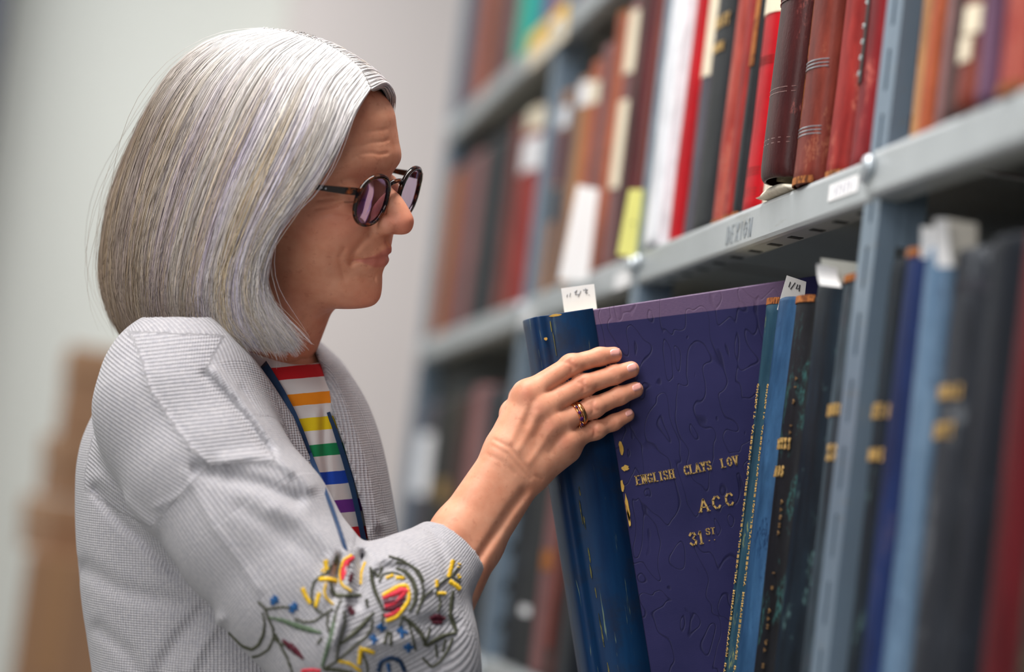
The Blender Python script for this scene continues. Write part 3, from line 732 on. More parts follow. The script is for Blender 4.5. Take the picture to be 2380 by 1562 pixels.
# sticker over the lip of the top shelf
c = shelf_z = None
p, q = on_x(1228, 118, SX-.007), on_x(1318, 30, SX-.007)
m = MB(); m.box(SX-.0085, SX-.0068, q[1], p[1], ZU-.018, ZU+.012); ub(m, 'yellow_sticker', plain('yellow_sticker_plastic', srgb(250, 196, 50), .5), SHELVES[2, 'u'])
m = MB(); m.box(SX-.0085, SX-.0068, q[1]-.01, p[1]-.02, ZU-.042, ZU-.0185); ub(m, 'shelf_card', plain('cream_sticker', srgb(240, 228, 206), .6), SHELVES[2, 'u'])

# ------------------------------------------------------------------ cardboard boxes by the wall
def kraft(name, c):
    t = NT(name); v = t.coords(); n = t.noise(v, 7, 4); f = t.noise(t.coords((1, 1, 18)), 60, 3)
    t.base(t.mix(t.math('MULTIPLY', t.math('ADD', n, f), .5), tuple(x*.86 for x in c[:3])+(1,), c)); t.set(Roughness=.8); t.bump(f, .15, .001); return t.m
M_KRAFT = kraft('kraft_board', srgb(150, 114, 86)); M_KRAFT2 = kraft('kraft_board_lid', srgb(158, 122, 93)); M_TAPE = plain('parcel_tape', srgb(150, 112, 78), .35)
YB = 5.2
def cbox(label, px0, px1, z0, z1, y, dep, pyref, lid=.0, ang=0.0):
    x0 = float(on_y(px0, pyref, y)[0]); x1 = float(on_y(px1, pyref, y)[0])
    ca, sa = math.cos(ang), math.sin(ang); wx_, wy_ = (x1-x0)/2, dep/2
    e = empty('cardboard_box', (x0+wx_*ca-wy_*sa, y+wx_*sa+wy_*ca, z0), (0, 0, ang)); tag(e, label, 'box', 'cardboard boxes stacked against the wall')
    w = (x1-x0)/2; hh = z1-z0; d = dep/2
    m = MB(); m.cbox(-w, w, -d, d, 0, hh-lid*.02, .003); m.build('body', M_KRAFT, e)
    if lid:
        m = MB(); m.cbox(-w-.004, w+.004, -d-.004, d+.004, hh-lid, hh, .003); m.build('lid', M_KRAFT2, e)
    else:
        for s in (-1, 1):
            m = MB(); m.box(-w+.002, w-.002, min(s*.002, s*(d-.002)), max(s*.002, s*(d-.002)), hh+.0005, hh+.004); m.build('flap', M_KRAFT2, e)
        m = MB(); m.box(-.03, .03, -d-.001, -d, hh*.55, hh+.004); m.build('tape', M_TAPE, e)
    return e
zt = [float(on_y(160, 800, YB)[2]), float(on_y(140, 1010, YB)[2]), float(on_y(120, 1160, YB)[2]), float(on_y(100, 1290, YB)[2])]
zbx = zt[3]
cbox('top cardboard box of the stack behind the shoulder', 168, 560, zt[1]+.0045, zt[0], YB+.02, .32, 805, .06, .03)
cbox('second cardboard box down in the stack behind the shoulder', 142, 530, zt[2]+.0045, zt[1], YB+.01, .33, 1015, .05, .10)
cbox('third cardboard box down, directly on the large bottom carton', 122, 515, zt[3]+.0045, zt[2], YB, .34, 1165, .05, .17)
cbox('large bottom carton with taped flaps at lower left', 62, 215, zt[3]-.5, zt[3], YB-.12, .5, 1310)
cbox('large bottom carton half hidden behind the back of the cardigan', 217, 470, zt[3]-.5, zt[3]-.002, YB-.12, .5, 1310)
m = MB(); x0 = float(on_y(60, 1310, YB)[0])-.05
e = empty('pallet', (x0+.5, YB+.2, 0)); tag(e, 'low wooden stand carrying the cardboard boxes', 'stand')
hz = zt[3]-.5005
for k in range(6):
    m = MB(); m.box(-.5, .7, -.36+k*.115, -.36+k*.115+.09, hz-.02, hz); m.build('slat', M_KRAFT2, e)
for sx_ in (-.48, .1, .6):
    m = MB(); m.box(sx_, sx_+.06, -.36, .305, 0, hz-.02); m.build('bearer', M_KRAFT, e)
# ------------------------------------------------------------------ implicit surfaces -> mesh
class Field:
    """scalar field on a grid (camera axes or a local frame), negative inside"""
    def __init__(s, lo, hi, h):
        s.lo = np.array(lo, float); s.h = h; s.n = np.ceil((np.array(hi)-s.lo)/h).astype(int)+1
        s.F = np.full(tuple(s.n), 1.0, np.float32)
    def sub(s, lo, hi):
        a = np.clip(np.floor((np.array(lo)-s.lo)/s.h).astype(int), 0, s.n-1); b = np.clip(np.ceil((np.array(hi)-s.lo)/s.h).astype(int)+1, 1, s.n)
        if np.any(b <= a): return None
        sl = tuple(slice(i, j) for i, j in zip(a, b))
        ax = [(s.lo[k]+s.h*np.arange(a[k], b[k])).astype(np.float32) for k in range(3)]
        return sl, ax[0][:, None, None], ax[1][None, :, None], ax[2][None, None, :]
    def cap_d(s, X, Y, Z, a, b, ra, rb):
        a = np.array(a, np.float32); b = np.array(b, np.float32); ab = b-a; L = float(ab@ab)+1e-12
        px, py, pz = X-a[0], Y-a[1], Z-a[2]
        t = np.clip((px*ab[0]+py*ab[1]+pz*ab[2])/L, 0, 1)
        return np.sqrt((px-t*ab[0])**2+(py-t*ab[1])**2+(pz-t*ab[2])**2)-(ra+(rb-ra)*t)
    def put(s, sl, d, k, op='+'):
        A = s.F[sl]
        if op == '+':
            if k > 0:
                h = np.clip(.5+.5*(A-d)/k, 0, 1); s.F[sl] = A+(d-A)*h-k*h*(1-h)
            else: s.F[sl] = np.minimum(A, d)
        else:
            d = -d
            if k > 0:
                h = np.clip(.5-.5*(A-d)/k, 0, 1); s.F[sl] = A+(d-A)*h+k*h*(1-h)
            else: s.F[sl] = np.maximum(A, d)
    def cap(s, a, b, ra, rb=None, k=.01, op='+', m=.012):
        rb = ra if rb is None else rb; r = max(ra, rb)+k+m
        q = s.sub(np.minimum(a, b)-r, np.maximum(a, b)+r)
        if q is None: return s
        s.put(q[0], s.cap_d(*q[1:], a, b, ra, rb), k, op); return s
    def chain(s, pts, k=.01, op='+', m=.012):
        for (a, ra), (b, rb) in zip(pts[:-1], pts[1:]): s.cap(np.array(a), np.array(b), ra, rb, k, op, m)
        return s
    def ell(s, c, r, k=.01, op='+', m=.012, R=None):
        c = np.array(c); r = np.array(r); e = max(r)+k+m
        q = s.sub(c-e, c+e)
        if q is None: return s
        sl, X, Y, Z = q; X, Y, Z = X-c[0], Y-c[1], Z-c[2]
        if R is not None: X, Y, Z = (X*R[0, 0]+Y*R[0, 1]+Z*R[0, 2], X*R[1, 0]+Y*R[1, 1]+Z*R[1, 2], X*R[2, 0]+Y*R[2, 1]+Z*R[2, 2])
        rho = np.sqrt((X/r[0])**2+(Y/r[1])**2+(Z/r[2])**2); g = np.sqrt((X/r[0]**2)**2+(Y/r[1]**2)**2+(Z/r[2]**2)**2)+1e-9
        s.put(sl, rho*(rho-1)/g, k, op); return s
    def bump(s, c, amp, sig):
        c = np.array(c); sig = np.array(sig)*np.ones(3); q = s.sub(c-3*sig, c+3*sig)
        if q is None: return s
        sl, X, Y, Z = q
        s.F[sl] -= (amp*np.exp(-((X-c[0])/sig[0])**2-((Y-c[1])/sig[1])**2-((Z-c[2])/sig[2])**2)).astype(np.float32); return s
    def band(s, w):
        I = np.argwhere(np.abs(s.F) < w); return I, s.lo+s.h*I
    def mesh(s):
        F = s.F; S = F < 0
        c = np.zeros(np.array(F.shape)-1, np.uint8)
        for dx in (0, 1):
            for dy in (0, 1):
                for dz in (0, 1): c += S[dx:F.shape[0]-1+dx, dy:F.shape[1]-1+dy, dz:F.shape[2]-1+dz]
        I = np.argwhere((c > 0) & (c < 8)); idx = np.full(c.shape, -1, np.int32); idx[tuple(I.T)] = np.arange(len(I))
        acc = np.zeros((len(I), 3)); cnt = np.zeros(len(I))
        corners = [np.array(v) for v in ((0, 0, 0), (1, 0, 0), (0, 1, 0), (1, 1, 0), (0, 0, 1), (1, 0, 1), (0, 1, 1), (1, 1, 1))]
        val = [F[tuple((I+o).T)] for o in corners]
        for a, b in ((0, 1), (2, 3), (4, 5), (6, 7), (0, 2), (1, 3), (4, 6), (5, 7), (0, 4), (1, 5), (2, 6), (3, 7)):
            m = (val[a] < 0) != (val[b] < 0); t = val[a][m]/(val[a][m]-val[b][m])
            acc[m] += corners[a]+(corners[b]-corners[a])*t[:, None]; cnt[m] += 1
        V = s.lo+s.h*(I+acc/cnt[:, None]); Q = []
        for ax in range(3):
            u, v = [(1, 2), (2, 0), (0, 1)][ax]
            sa = [slice(None)]*3; sb = [slice(None)]*3; sa[ax] = slice(0, -1); sb[ax] = slice(1, None)
            A = S[tuple(sa)]; Bm = S[tuple(sb)]
            E = np.argwhere(A != Bm); E = E[(E[:, u] > 0) & (E[:, v] > 0) & (E[:, u] < F.shape[u]-1) & (E[:, v] < F.shape[v]-1)]
            ins = A[tuple(E.T)]
            du = np.zeros(3, int); du[u] = 1; dv = np.zeros(3, int); dv[v] = 1
            q = np.stack([idx[tuple((E-du-dv).T)], idx[tuple((E-dv).T)], idx[tuple(E.T)], idx[tuple((E-du).T)]], 1)
            q[~ins] = q[~ins][:, ::-1]; Q.append(q)
        Q = np.concatenate(Q); Q = Q[(Q >= 0).all(1)]
        return V, Q
def relax(V, Q, it=2, f=.5):
    """a little Laplacian smoothing"""
    e = np.concatenate([Q[:, [0, 1]], Q[:, [1, 2]], Q[:, [2, 3]], Q[:, [3, 0]]]); e = np.concatenate([e, e[:, ::-1]])
    cnt = np.bincount(e[:, 0], minlength=len(V)).astype(float)
    for k in range(it):
        w = f if k % 2 == 0 else -f*1.03
        V = V+w*(np.stack([np.bincount(e[:, 0], V[e[:, 1], i], len(V)) for i in range(3)], 1)/np.maximum(cnt, 1)[:, None]-V)
    return V
def px_of(C):                                     # camera axes -> pixel
    return 1190+F_*C[:, 0]/-C[:, 2], 781-F_*C[:, 1]/-C[:, 2]
def dist_poly(x, y, poly):
    d = np.full(len(x), 1e9)
    for (ax, ay), (bx, by) in zip(poly[:-1], poly[1:]):
        vx, vy = bx-ax, by-ay; t = np.clip(((x-ax)*vx+(y-ay)*vy)/(vx*vx+vy*vy+1e-9), 0, 1)
        d = np.minimum(d, np.hypot(x-ax-t*vx, y-ay-t*vy))
    return d
def in_poly(x, y, poly):
    r = np.zeros(len(x), bool); n = len(poly)
    for i in range(n):
        (x0, y0), (x1, y1) = poly[i], poly[(i+1) % n]
        c = ((y0 > y) != (y1 > y)); xi = (x1-x0)*(y-y0)/((y1-y0) if y1 != y0 else 1e-9)+x0
        r ^= c & (x < xi)
    return r
def folds(fd, to_cam, lines, width, ok=None):
    """press creases (+) or raise ridges (-) along lines; a line = (pixels, half width in px, amplitude in m)"""
    I, P = fd.band(width); C = to_cam(P); x, y = px_of(C); D = np.zeros(len(P))
    good = np.ones(len(P), bool) if ok is None else ok(P, C)
    for poly, w, amp in lines:
        xs = [p[0] for p in poly]; ys = [p[1] for p in poly]
        m = good & (x > min(xs)-3*w) & (x < max(xs)+3*w) & (y > min(ys)-3*w) & (y < max(ys)+3*w)
        if not m.any(): continue
        D[m] += amp*np.exp(-(dist_poly(x[m], y[m], poly)/w)**2)
    fd.F[tuple(I.T)] += D.astype(np.float32)
ident = lambda P: P
def cdepth(p): return -w2c(p)[2]

# ------------------------------------------------------------------ person: frames
person = empty('person', (float(pix(520, 1500, 2.25)[0]), float(pix(520, 1500, 2.25)[1]), 0))
tag(person, 'person with a silver bob and glasses in an embroidered grey cardigan, drawing out a ledger', 'person')
PO = np.array(person.location)
def pmesh(name, Vc, Q, mat, attrs=None, smooth=True, parent=person, org=None):
    return np_mesh(name, c2w(Vc)-(PO if org is None else org), Q, mat, parent, smooth, attrs)
HA, HR, HPI = math.radians(22), math.radians(16), math.radians(5)      # turned to the viewer, tipped to the near side, bowed
f0 = _n(np.array([1., 0, 0])-_U[0]*_U); t0 = np.cross(f0, _U)
HF = math.cos(HA)*f0+math.sin(HA)*t0; HN = math.cos(HA)*t0-math.sin(HA)*f0; HU = _U
HF, HU = math.cos(HPI)*HF-math.sin(HPI)*HU, math.cos(HPI)*HU+math.sin(HPI)*HF
HN, HU = math.cos(HR)*HN-math.sin(HR)*HU, math.cos(HR)*HU+math.sin(HR)*HN
HO = camv(700, 440, 2.2)
HM = np.stack([HF, HN, HU], 0)                    # rows
def h2c(P): return HO+np.asarray(P)@HM
def c2h(C): return (np.asarray(C)-HO)@HM.T
def hpt(px, py, lat):                             # head-frame point on a pixel ray with given lateral offset (m)
    r = camv(px, py, 1.0); d = (lat+HO@HN)/(r@HN); return c2h(r*d)
mm = .001

# ------------------------------------------------------------------ head
hd = Field((-.125, -.088, -.225), (.122, .085, .122), .00125)
def keyed(tab):
    z = np.array([t[0] for t in tab])*mm; o = np.argsort(z)
    def f(x):                                      # smooth (monotone-ish) interpolation
        zz = z[o]; v = np.array([t[1] for t in tab])[o]*mm
        g = np.gradient(v, zz); i = np.clip(np.searchsorted(zz, x)-1, 0, len(zz)-2)
        h = zz[i+1]-zz[i]; t = np.clip((x-zz[i])/h, 0, 1)
        return (2*t**3-3*t**2+1)*v[i]+(t**3-2*t**2+t)*h*g[i]+(-2*t**3+3*t**2)*v[i+1]+(t**3-t**2)*h*g[i+1]
    return f
Pf = keyed([(115, 20), (108, 38), (100, 54), (92, 64.5), (81.7, 74.5), (75, 78), (63, 80.5), (51, 83), (42, 85.3), (35, 84.6), (25, 80.5), (15, 77), (3, 77.5), (-10, 80), (-20, 83.3), (-26.6, 85.2), (-33, 86), (-38, 86), (-45, 83.7), (-51, 83.5), (-57.6, 82.3), (-62, 81.2), (-69, 81.5), (-76, 81.4), (-86, 79.6), (-92, 75), (-96, 68), (-99, 58)])
Wf = keyed([(115, 10), (105, 28), (92, 47), (80, 58), (60, 66), (40, 69.5), (20, 70.5), (0, 69.5), (-15, 67), (-30, 62), (-50, 56.5), (-66, 49.5), (-80, 41), (-90, 32), (-98, 24)])
zz = hd.lo[2]+hd.h*np.arange(hd.n[2]); P_ = Pf(zz).astype(np.float32)[None, None, :]; Wd = Wf(zz).astype(np.float32)[None, None, :]
sl, X, Y, Z = hd.sub(hd.lo, hd.lo+hd.h*(hd.n-1))
xc = np.float32(-.004)
A = np.where(X > xc, P_-xc, np.float32(.075))
rho = ((np.abs(X-xc)/A)**1.95+(np.abs(Y)/Wd)**1.95)**(1/1.95)
st = (rho-1)*np.minimum(A, Wd)*np.float32(.9)
st = np.maximum(st, Z-.104)
jaw = -(Z+.0968+.02*np.clip(.066-X, 0, .04)-.17*np.clip(np.abs(Y)-.018, 0, 1))
k = .011; hh = np.clip(.5-.5*(st-jaw)/k, 0, 1); st = st+(jaw-st)*hh+k*hh*(1-hh)
hd.F = st.astype(np.float32); del rho, st, jaw, hh
hd.ell((-.016, 0, .032), (.086, .064, .070), .02)
n1, n2 = hpt(750, 735, 0)-np.array([.052, 0, 0]), hpt(706, 846, 0)-np.array([.054, 0, 0]); nd = n2-n1
hd.cap(n1-nd*.7, n2+nd*.9, .050, .056, .014)
for s in (-1, 1): hd.cap(n2+nd*.5, n2+nd*1.3+np.array([.01, s*.035, 0]), .05, .05, .02)
hd.cap(n1+np.array([-.004, .050, .035]), n2+np.array([.046, .010, -.02]), .010, .009, .012)          # neck strap muscle
# eye sockets, brow, cheeks
for s in (-1, 1):
    hd.bump((.074, s*.033, .0135), -.0070, (.022, .016, .012))
    hd.bump((.078, s*.028, .0345), .0012, (.02, .02, .008))
    hd.ell((.0618, s*.033, .0095), (.0122, .0150, .0110), .005)
    hd.bump((.070, s*.041, -.014), .0064, (.024, .018, .015))
    hd.bump((.060, s*.046, -.038), .0030, (.025, .016, .016))
    hd.bump((.055, s*.060, -.040), -.0025, (.02, .012, .016))
    hd.bump((.066, s*.030, -.065), -.0018, (.02, .010, .012))
# nose
def ins(px, py, r, nx, nz): return (hpt(px, py, 0)-np.array([nx, 0, nz])*r/math.hypot(nx, nz), r)
hd.chain([ins(902, 434, .0060, .9, .2), ins(926, 462, .0062, .76, .65), ins(942, 488, .0070, .78, .62), ins(954, 512, .0085, .95, .3)], .009)
tip = ins(956, 520, .0090, 1, 0)[0]; hd.ell(tip, (.0092, .0092, .0088), .005)
for s in (-1, 1):
    hd.ell(tip+np.array([-.0125, s*.0112, -.0035]), (.0112, .0066, .0078), .005)
    hd.bump(tip+np.array([-.0185, s*.0205, -.001]), -.0020, (.009, .0045, .009))
hd.chain([ins(944, 541, .0045, .4, -1), ins(908, 546, .0050, .3, -1)], .004)
for s in (-1, 1): hd.ell(tip+np.array([-.005, s*.0070, -.0115]), (.0060, .0029, .0030), .002, '-')
# lips
ul, llp, ml = hpt(905, 576, 0), hpt(895, 611, 0), hpt(898, 597, 0); mc = hpt(829, 605, .0245)
for s in (-1, 1):
    f = np.array([1, s, 1]); c_ = mc*f
    m1 = (c_*.5+(ul+np.array([-.0045, 0, -.003]))*.5)+np.array([.0025, 0, .0012])
    hd.chain([(c_+np.array([0, 0, .0008]), .0018), (m1, .0028), (ul+np.array([-.0047, s*.003, -.0020]), .0036), (ul+np.array([-.0050, 0, -.0026]), .0034)], .004)
    m2 = (c_*.5+(llp+np.array([-.0055, 0, 0]))*.5)+np.array([.0022, 0, -.0016])
    hd.chain([(c_-np.array([0, 0, .0008]), .0018), (m2, .0031), (llp+np.array([-.0052, 0, .0012]), .0042)], .004)
for s in (-1, 1):
    c_ = mc*np.array([1, s, 1]); hd.chain([(c_+np.array([.001, s*.003, 0]), .0010), (c_*.5+ml*.5+np.array([.0055, 0, 0]), .0010), (ml+np.array([.0025, 0, 0]), .0014)], .0022, '-')
for s in (-1, 1): hd.bump(mc*np.array([1, s, 1])+np.array([-.001, s*.003, 0]), -.0014, (.006, .005, .0045))
hd.bump(hpt(905, 562, 0), -.0010, (.01, .003, .007))
hd.bump(hpt(880, 682, 0), .0008, (.015, .016, .011))
near = lambda P, C: P[:, 1] > .004
folds(hd, h2c, [
    ([(812, 338), (840, 338), (863, 331), (890, 329), (916, 320)], 3.6, .0005), ([(818, 366), (845, 357), (863, 355), (882, 359), (900, 356)], 3.6, .0006), ([(830, 312), (860, 305), (890, 303), (914, 296)], 4, .0003),
    ([(740, 466), (780, 462), (816, 461)], 3.2, .0012), ([(733, 486), (768, 481), (798, 473), (824, 478)], 3.2, .0012), ([(742, 504), (778, 494), (812, 500)], 3.2, .0008), ([(760, 448), (800, 452), (826, 458)], 3, .0008),
    ([(856, 546), (838, 566), (824, 586), (815, 606)], 8, .0014), ([(800, 578), (789, 600), (794, 625), (801, 648)], 7, .0011), ([(772, 600), (766, 630), (772, 655)], 10, .0005),
    ([(832, 605), (822, 607), (816, 614)], 4.5, .0016), ([(846, 642), (866, 650), (884, 646)], 8, .0008), ([(775, 682), (800, 695), (830, 701)], 9, .0005), ([(800, 545), (775, 555), (755, 580)], 14, -.0008),
    ([(700, 738), (690, 790), (700, 830)], 9, .0012), ([(660, 730), (672, 780)], 9, .0010)], .008, near)
VH, QH = hd.mesh(); VH = relax(VH, QH, 2, .35)
# colour of the skin itself: lips, flushed nose and cheeks, lashes
def lat_poly(z, tab): return np.interp(z, [t[0] for t in tab], [t[1] for t in tab])
x, y, z = VH[:, 0]*1e3, np.abs(VH[:, 1])*1e3, VH[:, 2]*1e3
top = np.interp(y, [0, 4, 13, 25], [-36.6, -36, -40.8, -46.6]); bot = np.interp(y, [0, 13, 24], [-55.6, -54.2, -48.9])
lip = np.clip((top-z)/1.5, 0, 1)*np.clip((z-bot)/1.5, 0, 1)*(y < 26)*(x > 62)
flush = np.exp(-((x-100)/14)**2-((z+15)/12)**2-(y/16)**2)+.5*np.exp(-((z+14)/20)**2-((y-44)/18)**2)*(x > 30)+.35*np.exp(-((z+84)/14)**2-(y/22)**2)*(x > 55)
lash = np.exp(-((z-4.5+.004*(y-33)**2)/1.0)**2)*(np.abs(y-33) < 14)*(x > 66)
TH = np.stack([lip, np.clip(flush, 0, 1), lash, np.ones(len(x))], 1)
# drop hidden skull under the hair: keep it, it carries the head
def skin():
    t = NT('skin'); v = t.coords(); at = t.n('ShaderNodeAttribute', attribute_name='tint'); sep = t.n('ShaderNodeSeparateColor'); t.lk(at.outputs['Color'], sep.inputs[0])
    n1 = t.noise(v, 38, 5, .6); n2 = t.noise(v, 420, 3, .6); n3 = t.noise(v, 150, 3, .55)
    c = t.mix(t.ramp(n1, [(.3, 0), (.7, 1)]), srgb(210, 140, 110), srgb(228, 166, 136))
    c = t.mix(t.math('MULTIPLY', t.ramp(n3, [(.60, 0), (.70, 1)]), .28), c, srgb(176, 104, 78))
    c = t.mix(t.math('MULTIPLY', sep.outputs[1], .55), c, srgb(204, 98, 82))
    c = t.mix(t.math('MULTIPLY', sep.outputs[0], .6), c, srgb(196, 104, 100))
    c = t.mix(t.math('MULTIPLY', sep.outputs[2], .6), c, srgb(70, 44, 38))
    t.base(c); t.set(Roughness=.52); t.b.inputs['Specular IOR Level'].default_value = .35; t.b.inputs['Subsurface Weight'].default_value = .25; t.b.inputs['Subsurface Radius'].default_value = (.010, .004, .0025); t.b.inputs['Subsurface Scale'].default_value = .6
    t.bump(t.math('ADD', t.math('MULTIPLY', n2, .6), n3), .22, .0005); return t.m
M_SKIN = skin()

# ------------------------------------------------------------------ right hand and forearm (camera axes)
DC = lambda px, py: cdepth(on_y(px, py, YC))       # depth of the ledger's cover
def hp(px, py, off): return camv(px, py, DC(px, py)-off)
hf = Field(np.minimum(camv(985, 1395, 2.30), camv(985, 1395, 2.02)), np.maximum(camv(1520, 790, 2.30), camv(1520, 790, 2.0)), .0011)
FING = {  # MCP, PIP, DIP, tip: pixels, height of the axis above the cover, radius
    'index': [((1224, 916), .024, .0105), ((1328, 848), .0150, .0085), ((1394, 829), .0105, .0076), ((1427, 825), .0080, .0070)],
    'middle': [((1252, 952), .026, .0108), ((1356, 896), .0160, .0090), ((1428, 871), .0110, .0080), ((1467, 859), .0082, .0072)],
    'ring': [((1280, 990), .025, .0102), ((1378, 947), .0150, .0085), ((1440, 920), .0105, .0076), ((1477, 906), .0080, .0069)],
    'little': [((1312, 1028), .020, .0092), ((1382, 1000), .0120, .0074), ((1426, 982), .0088, .0066), ((1459, 965), .0070, .0058)]}
fing = None
for nm, J in FING.items():
    g = Field(hf.lo, hf.lo+hf.h*(hf.n-1), hf.h)
    pts = [(hp(*p, o), r) for p, o, r in J]
    g.chain(pts, .004)
    p1 = pts[1][0]; g.ell(p1+np.array([0, 0, .0012]), (.0098, pts[1][1]*1.0, pts[1][1]*1.02), .004)   # knuckle of the middle joint
    fing = g.F if fing is None else np.minimum(fing, g.F)
W1, W2 = hp(1172, 1050, .028), hp(1234, 1094, .024)
palm = [((1224, 916), .024, .0105), ((1252, 952), .026, .0112), ((1280, 990), .025, .0108), ((1312, 1030), .021, .0100)]
for i, (p, o, r) in enumerate(palm):
    w = W1+(W2-W1)*(i/3.0); hf.cap(hp(*p, o), w, r, .0145, .012)
hf.cap(hp(1318, 1046, .016), W2+np.array([.004, 0, -.004]), .0115, .0125, .012)           # outer edge of the hand
hf.cap(hp(1215, 960, .012), hp(1180, 1040, .018), .015, .016, .014)                       # ball of the thumb, towards the shelf
hf.cap(hp(1262, 985, .010), hp(1226, 1060, .014), .013, .014, .014)                       # palm
for p, o, r in palm: hf.ell(hp(*p, o+.006), (.0085, .0085, .0075), .008)                  # knuckles
sl = tuple(slice(None) for _ in range(3)); hf.put(sl, fing, .008)
# thumb folds round behind the spine
hf.chain([(hp(1185, 1020, .010), .013), (hp(1196, 962, -.018), .0115), (hp(1213, 925, -.048), .0098), (hp(1262, 905, -.0725), .0085), (hp(1290, 896, -.0735), .0078)], .008)
E1, E2 = camv(1062, 1232, 2.135), camv(1112, 1268, 2.140)
hf.cap(W1, E1, .0150, .0200, .010); hf.cap(W2, E2, .0145, .0190, .010); hf.cap((W1+W2)/2, (E1+E2)/2, .0155, .0215, .010)
hf.cap(E1, camv(985, 1345, 2.11), .0200, .024, .010); hf.cap(E2, camv(1040, 1390, 2.11), .019, .024, .010)
frontal = lambda P, C: np.ones(len(P), bool)
def arc(cx, cy, ang, r, w):                       # short wrinkle across a finger joint
    a = math.radians(ang); return [(cx+math.cos(a)*r*k+math.sin(a)*w*(1-k*k), cy+math.sin(a)*r*k-math.cos(a)*w*(1-k*k)) for k in (-1, -.5, 0, .5, 1)]
FL = []
for nm, J in FING.items():
    (mx, my), (qx, qy), (dx, dy) = J[0][0], J[1][0], J[2][0]; an = math.degrees(math.atan2(qy-my, qx-mx))+90
    for o, wv in ((-8, 5), (-3, 3), (3, -3), (8, -5)):
        FL.append((arc(qx+math.cos(math.radians(an-90))*o, qy+math.sin(math.radians(an-90))*o, an, 12, wv), 2.4, .0007))
    for o in (-4, 1, 5): FL.append((arc(dx+math.cos(math.radians(an-90))*o, dy+math.sin(math.radians(an-90))*o, an, 10, 1), 2.0, .0004))
FL += [([(1150, 1022), (1185, 1040), (1215, 1075), (1240, 1105), (1258, 1112)], 4.5, .0009), ([(1144, 1036), (1180, 1056), (1210, 1090), (1232, 1112)], 5, .0006), ([(1132, 1056), (1165, 1072), (1196, 1100)], 5, .0004),
       ([(1220, 1142), (1190, 1180), (1150, 1240), (1110, 1300)], 11, .0030), ([(1248, 965), (1226, 1010), (1205, 1045)], 9, -.0008), ([(1282, 1000), (1255, 1040), (1230, 1075)], 9, -.0008), ([(1226, 940), (1205, 985), (1188, 1022)], 9, -.0007),
       ([(1265, 975), (1245, 1015)], 9, .0008), ([(1240, 935), (1222, 985)], 9, .0008), ([(1300, 1015), (1280, 1050)], 9, .0008)]
folds(hf, ident, FL, .006, lambda P, C: -C[:, 2] < DC(1290, 1000)-.004)
VF, QF = hf.mesh(); VF = relax(VF, QF, 2, .35)
fx, fy = px_of(VF); fl = np.zeros(len(VF))
for nm, J in FING.items():
    for (p, o, r), a, w in zip(J, (.75, .8, .35, .6), (17, 15, 13, 17)): fl += a*np.exp(-((fx-p[0])**2+(fy-p[1])**2)/w**2)
TF = np.stack([np.zeros(len(VF)), np.clip(fl*.55, 0, 1), np.zeros(len(VF)), np.ones(len(VF))], 1)
# chest, shoulders, upper arm under the clothes (coarse) - one body with head and hand
bf = Field(camv(150, 2600, 2.62)*np.array([1, 1, 1]), camv(1150, 760, 1.95), .006)
bf.cap(camv(560, 900, 2.262), camv(520, 1900, 2.27), .075, .105, .03)
bf.cap(camv(575, 850, 2.25), camv(585, 960, 2.25), .05, .07, .03)
bf.cap(camv(540, 920, 2.25), camv(415, 960, 2.16), .045, .042, .02); bf.cap(camv(415, 960, 2.16), camv(770, 1480, 2.09), .040, .034, .02); bf.cap(camv(770, 1480, 2.09), camv(1020, 1330, 2.11), .030, .022, .02)
VB, QB = bf.mesh(); TB = np.tile(np.array([[0, 0, 0, 1.]]), (len(VB), 1))
VHc = h2c(VH)
Vall = np.concatenate([VHc, VF, VB]); Qall = np.concatenate([QH, QF+len(VH), QB+len(VH)+len(VF)])
body = pmesh('body', Vall, Qall, M_SKIN, {'tint': ('FLOAT_COLOR', np.concatenate([TH, TF, TB]))})
BODY_BVH = BVHTree.FromPolygons([Vector(v) for v in c2w(np.concatenate([VHc, VF]))], np.concatenate([QH, QF+len(VH)]).tolist())

# fingernails
M_NAIL = NT('fingernail'); M_NAIL.base(srgb(224, 160, 150)); M_NAIL.set(Roughness=.22); M_NAIL = M_NAIL.m
def cast(bvh, px, py):
    o = Vector(CAMP); d = Vector(c2w(camv(px, py, 1.0))-CAMP).normalized()
    h = bvh.ray_cast(o, d); return (np.array(h[0]), np.array(h[1])) if h[0] is not None else (None, None)
for nm, (nx, ny), L, Wn in (('index', (1430, 819), 13, 10), ('middle', (1469, 854), 13, 11), ('ring', (1480, 900), 12, 10), ('little', (1462, 960), 10, 8)):
    J = FING[nm]; d = np.array(J[3][0])-np.array(J[2][0]); d = d/np.linalg.norm(d); nrm = np.array([d[1], -d[0]])
    vs_, fs_ = [], []; nu, nv = 9, 7
    ok = True
    for i in range(nu):
        for j in range(nv):
            u = -1+2*i/(nu-1); v = -1+2*j/(nv-1)
            uu = u*math.sqrt(1-.35*v*v); vv = v*math.sqrt(1-.45*u*u*(u < 0)-.25*u*u*(u > 0))
            q = np.array([nx, ny])+d*uu*L+nrm*vv*Wn; p, n_ = cast(BODY_BVH, *q)
            if p is None: p = pix(q[0], q[1], DC(q[0], q[1])-.010); n_ = np.array([0, -1, 0])
            vs_.append(p+n_*(.0007 if max(abs(u), abs(v)) < .95 else -.0004)-PO)
    fs_ = [(i*nv+j, i*nv+j+1, (i+1)*nv+j+1, (i+1)*nv+j) for i in range(nu-1) for j in range(nv-1)]
    mesh_obj('fingernail', vs_, fs_, M_NAIL, person, True)

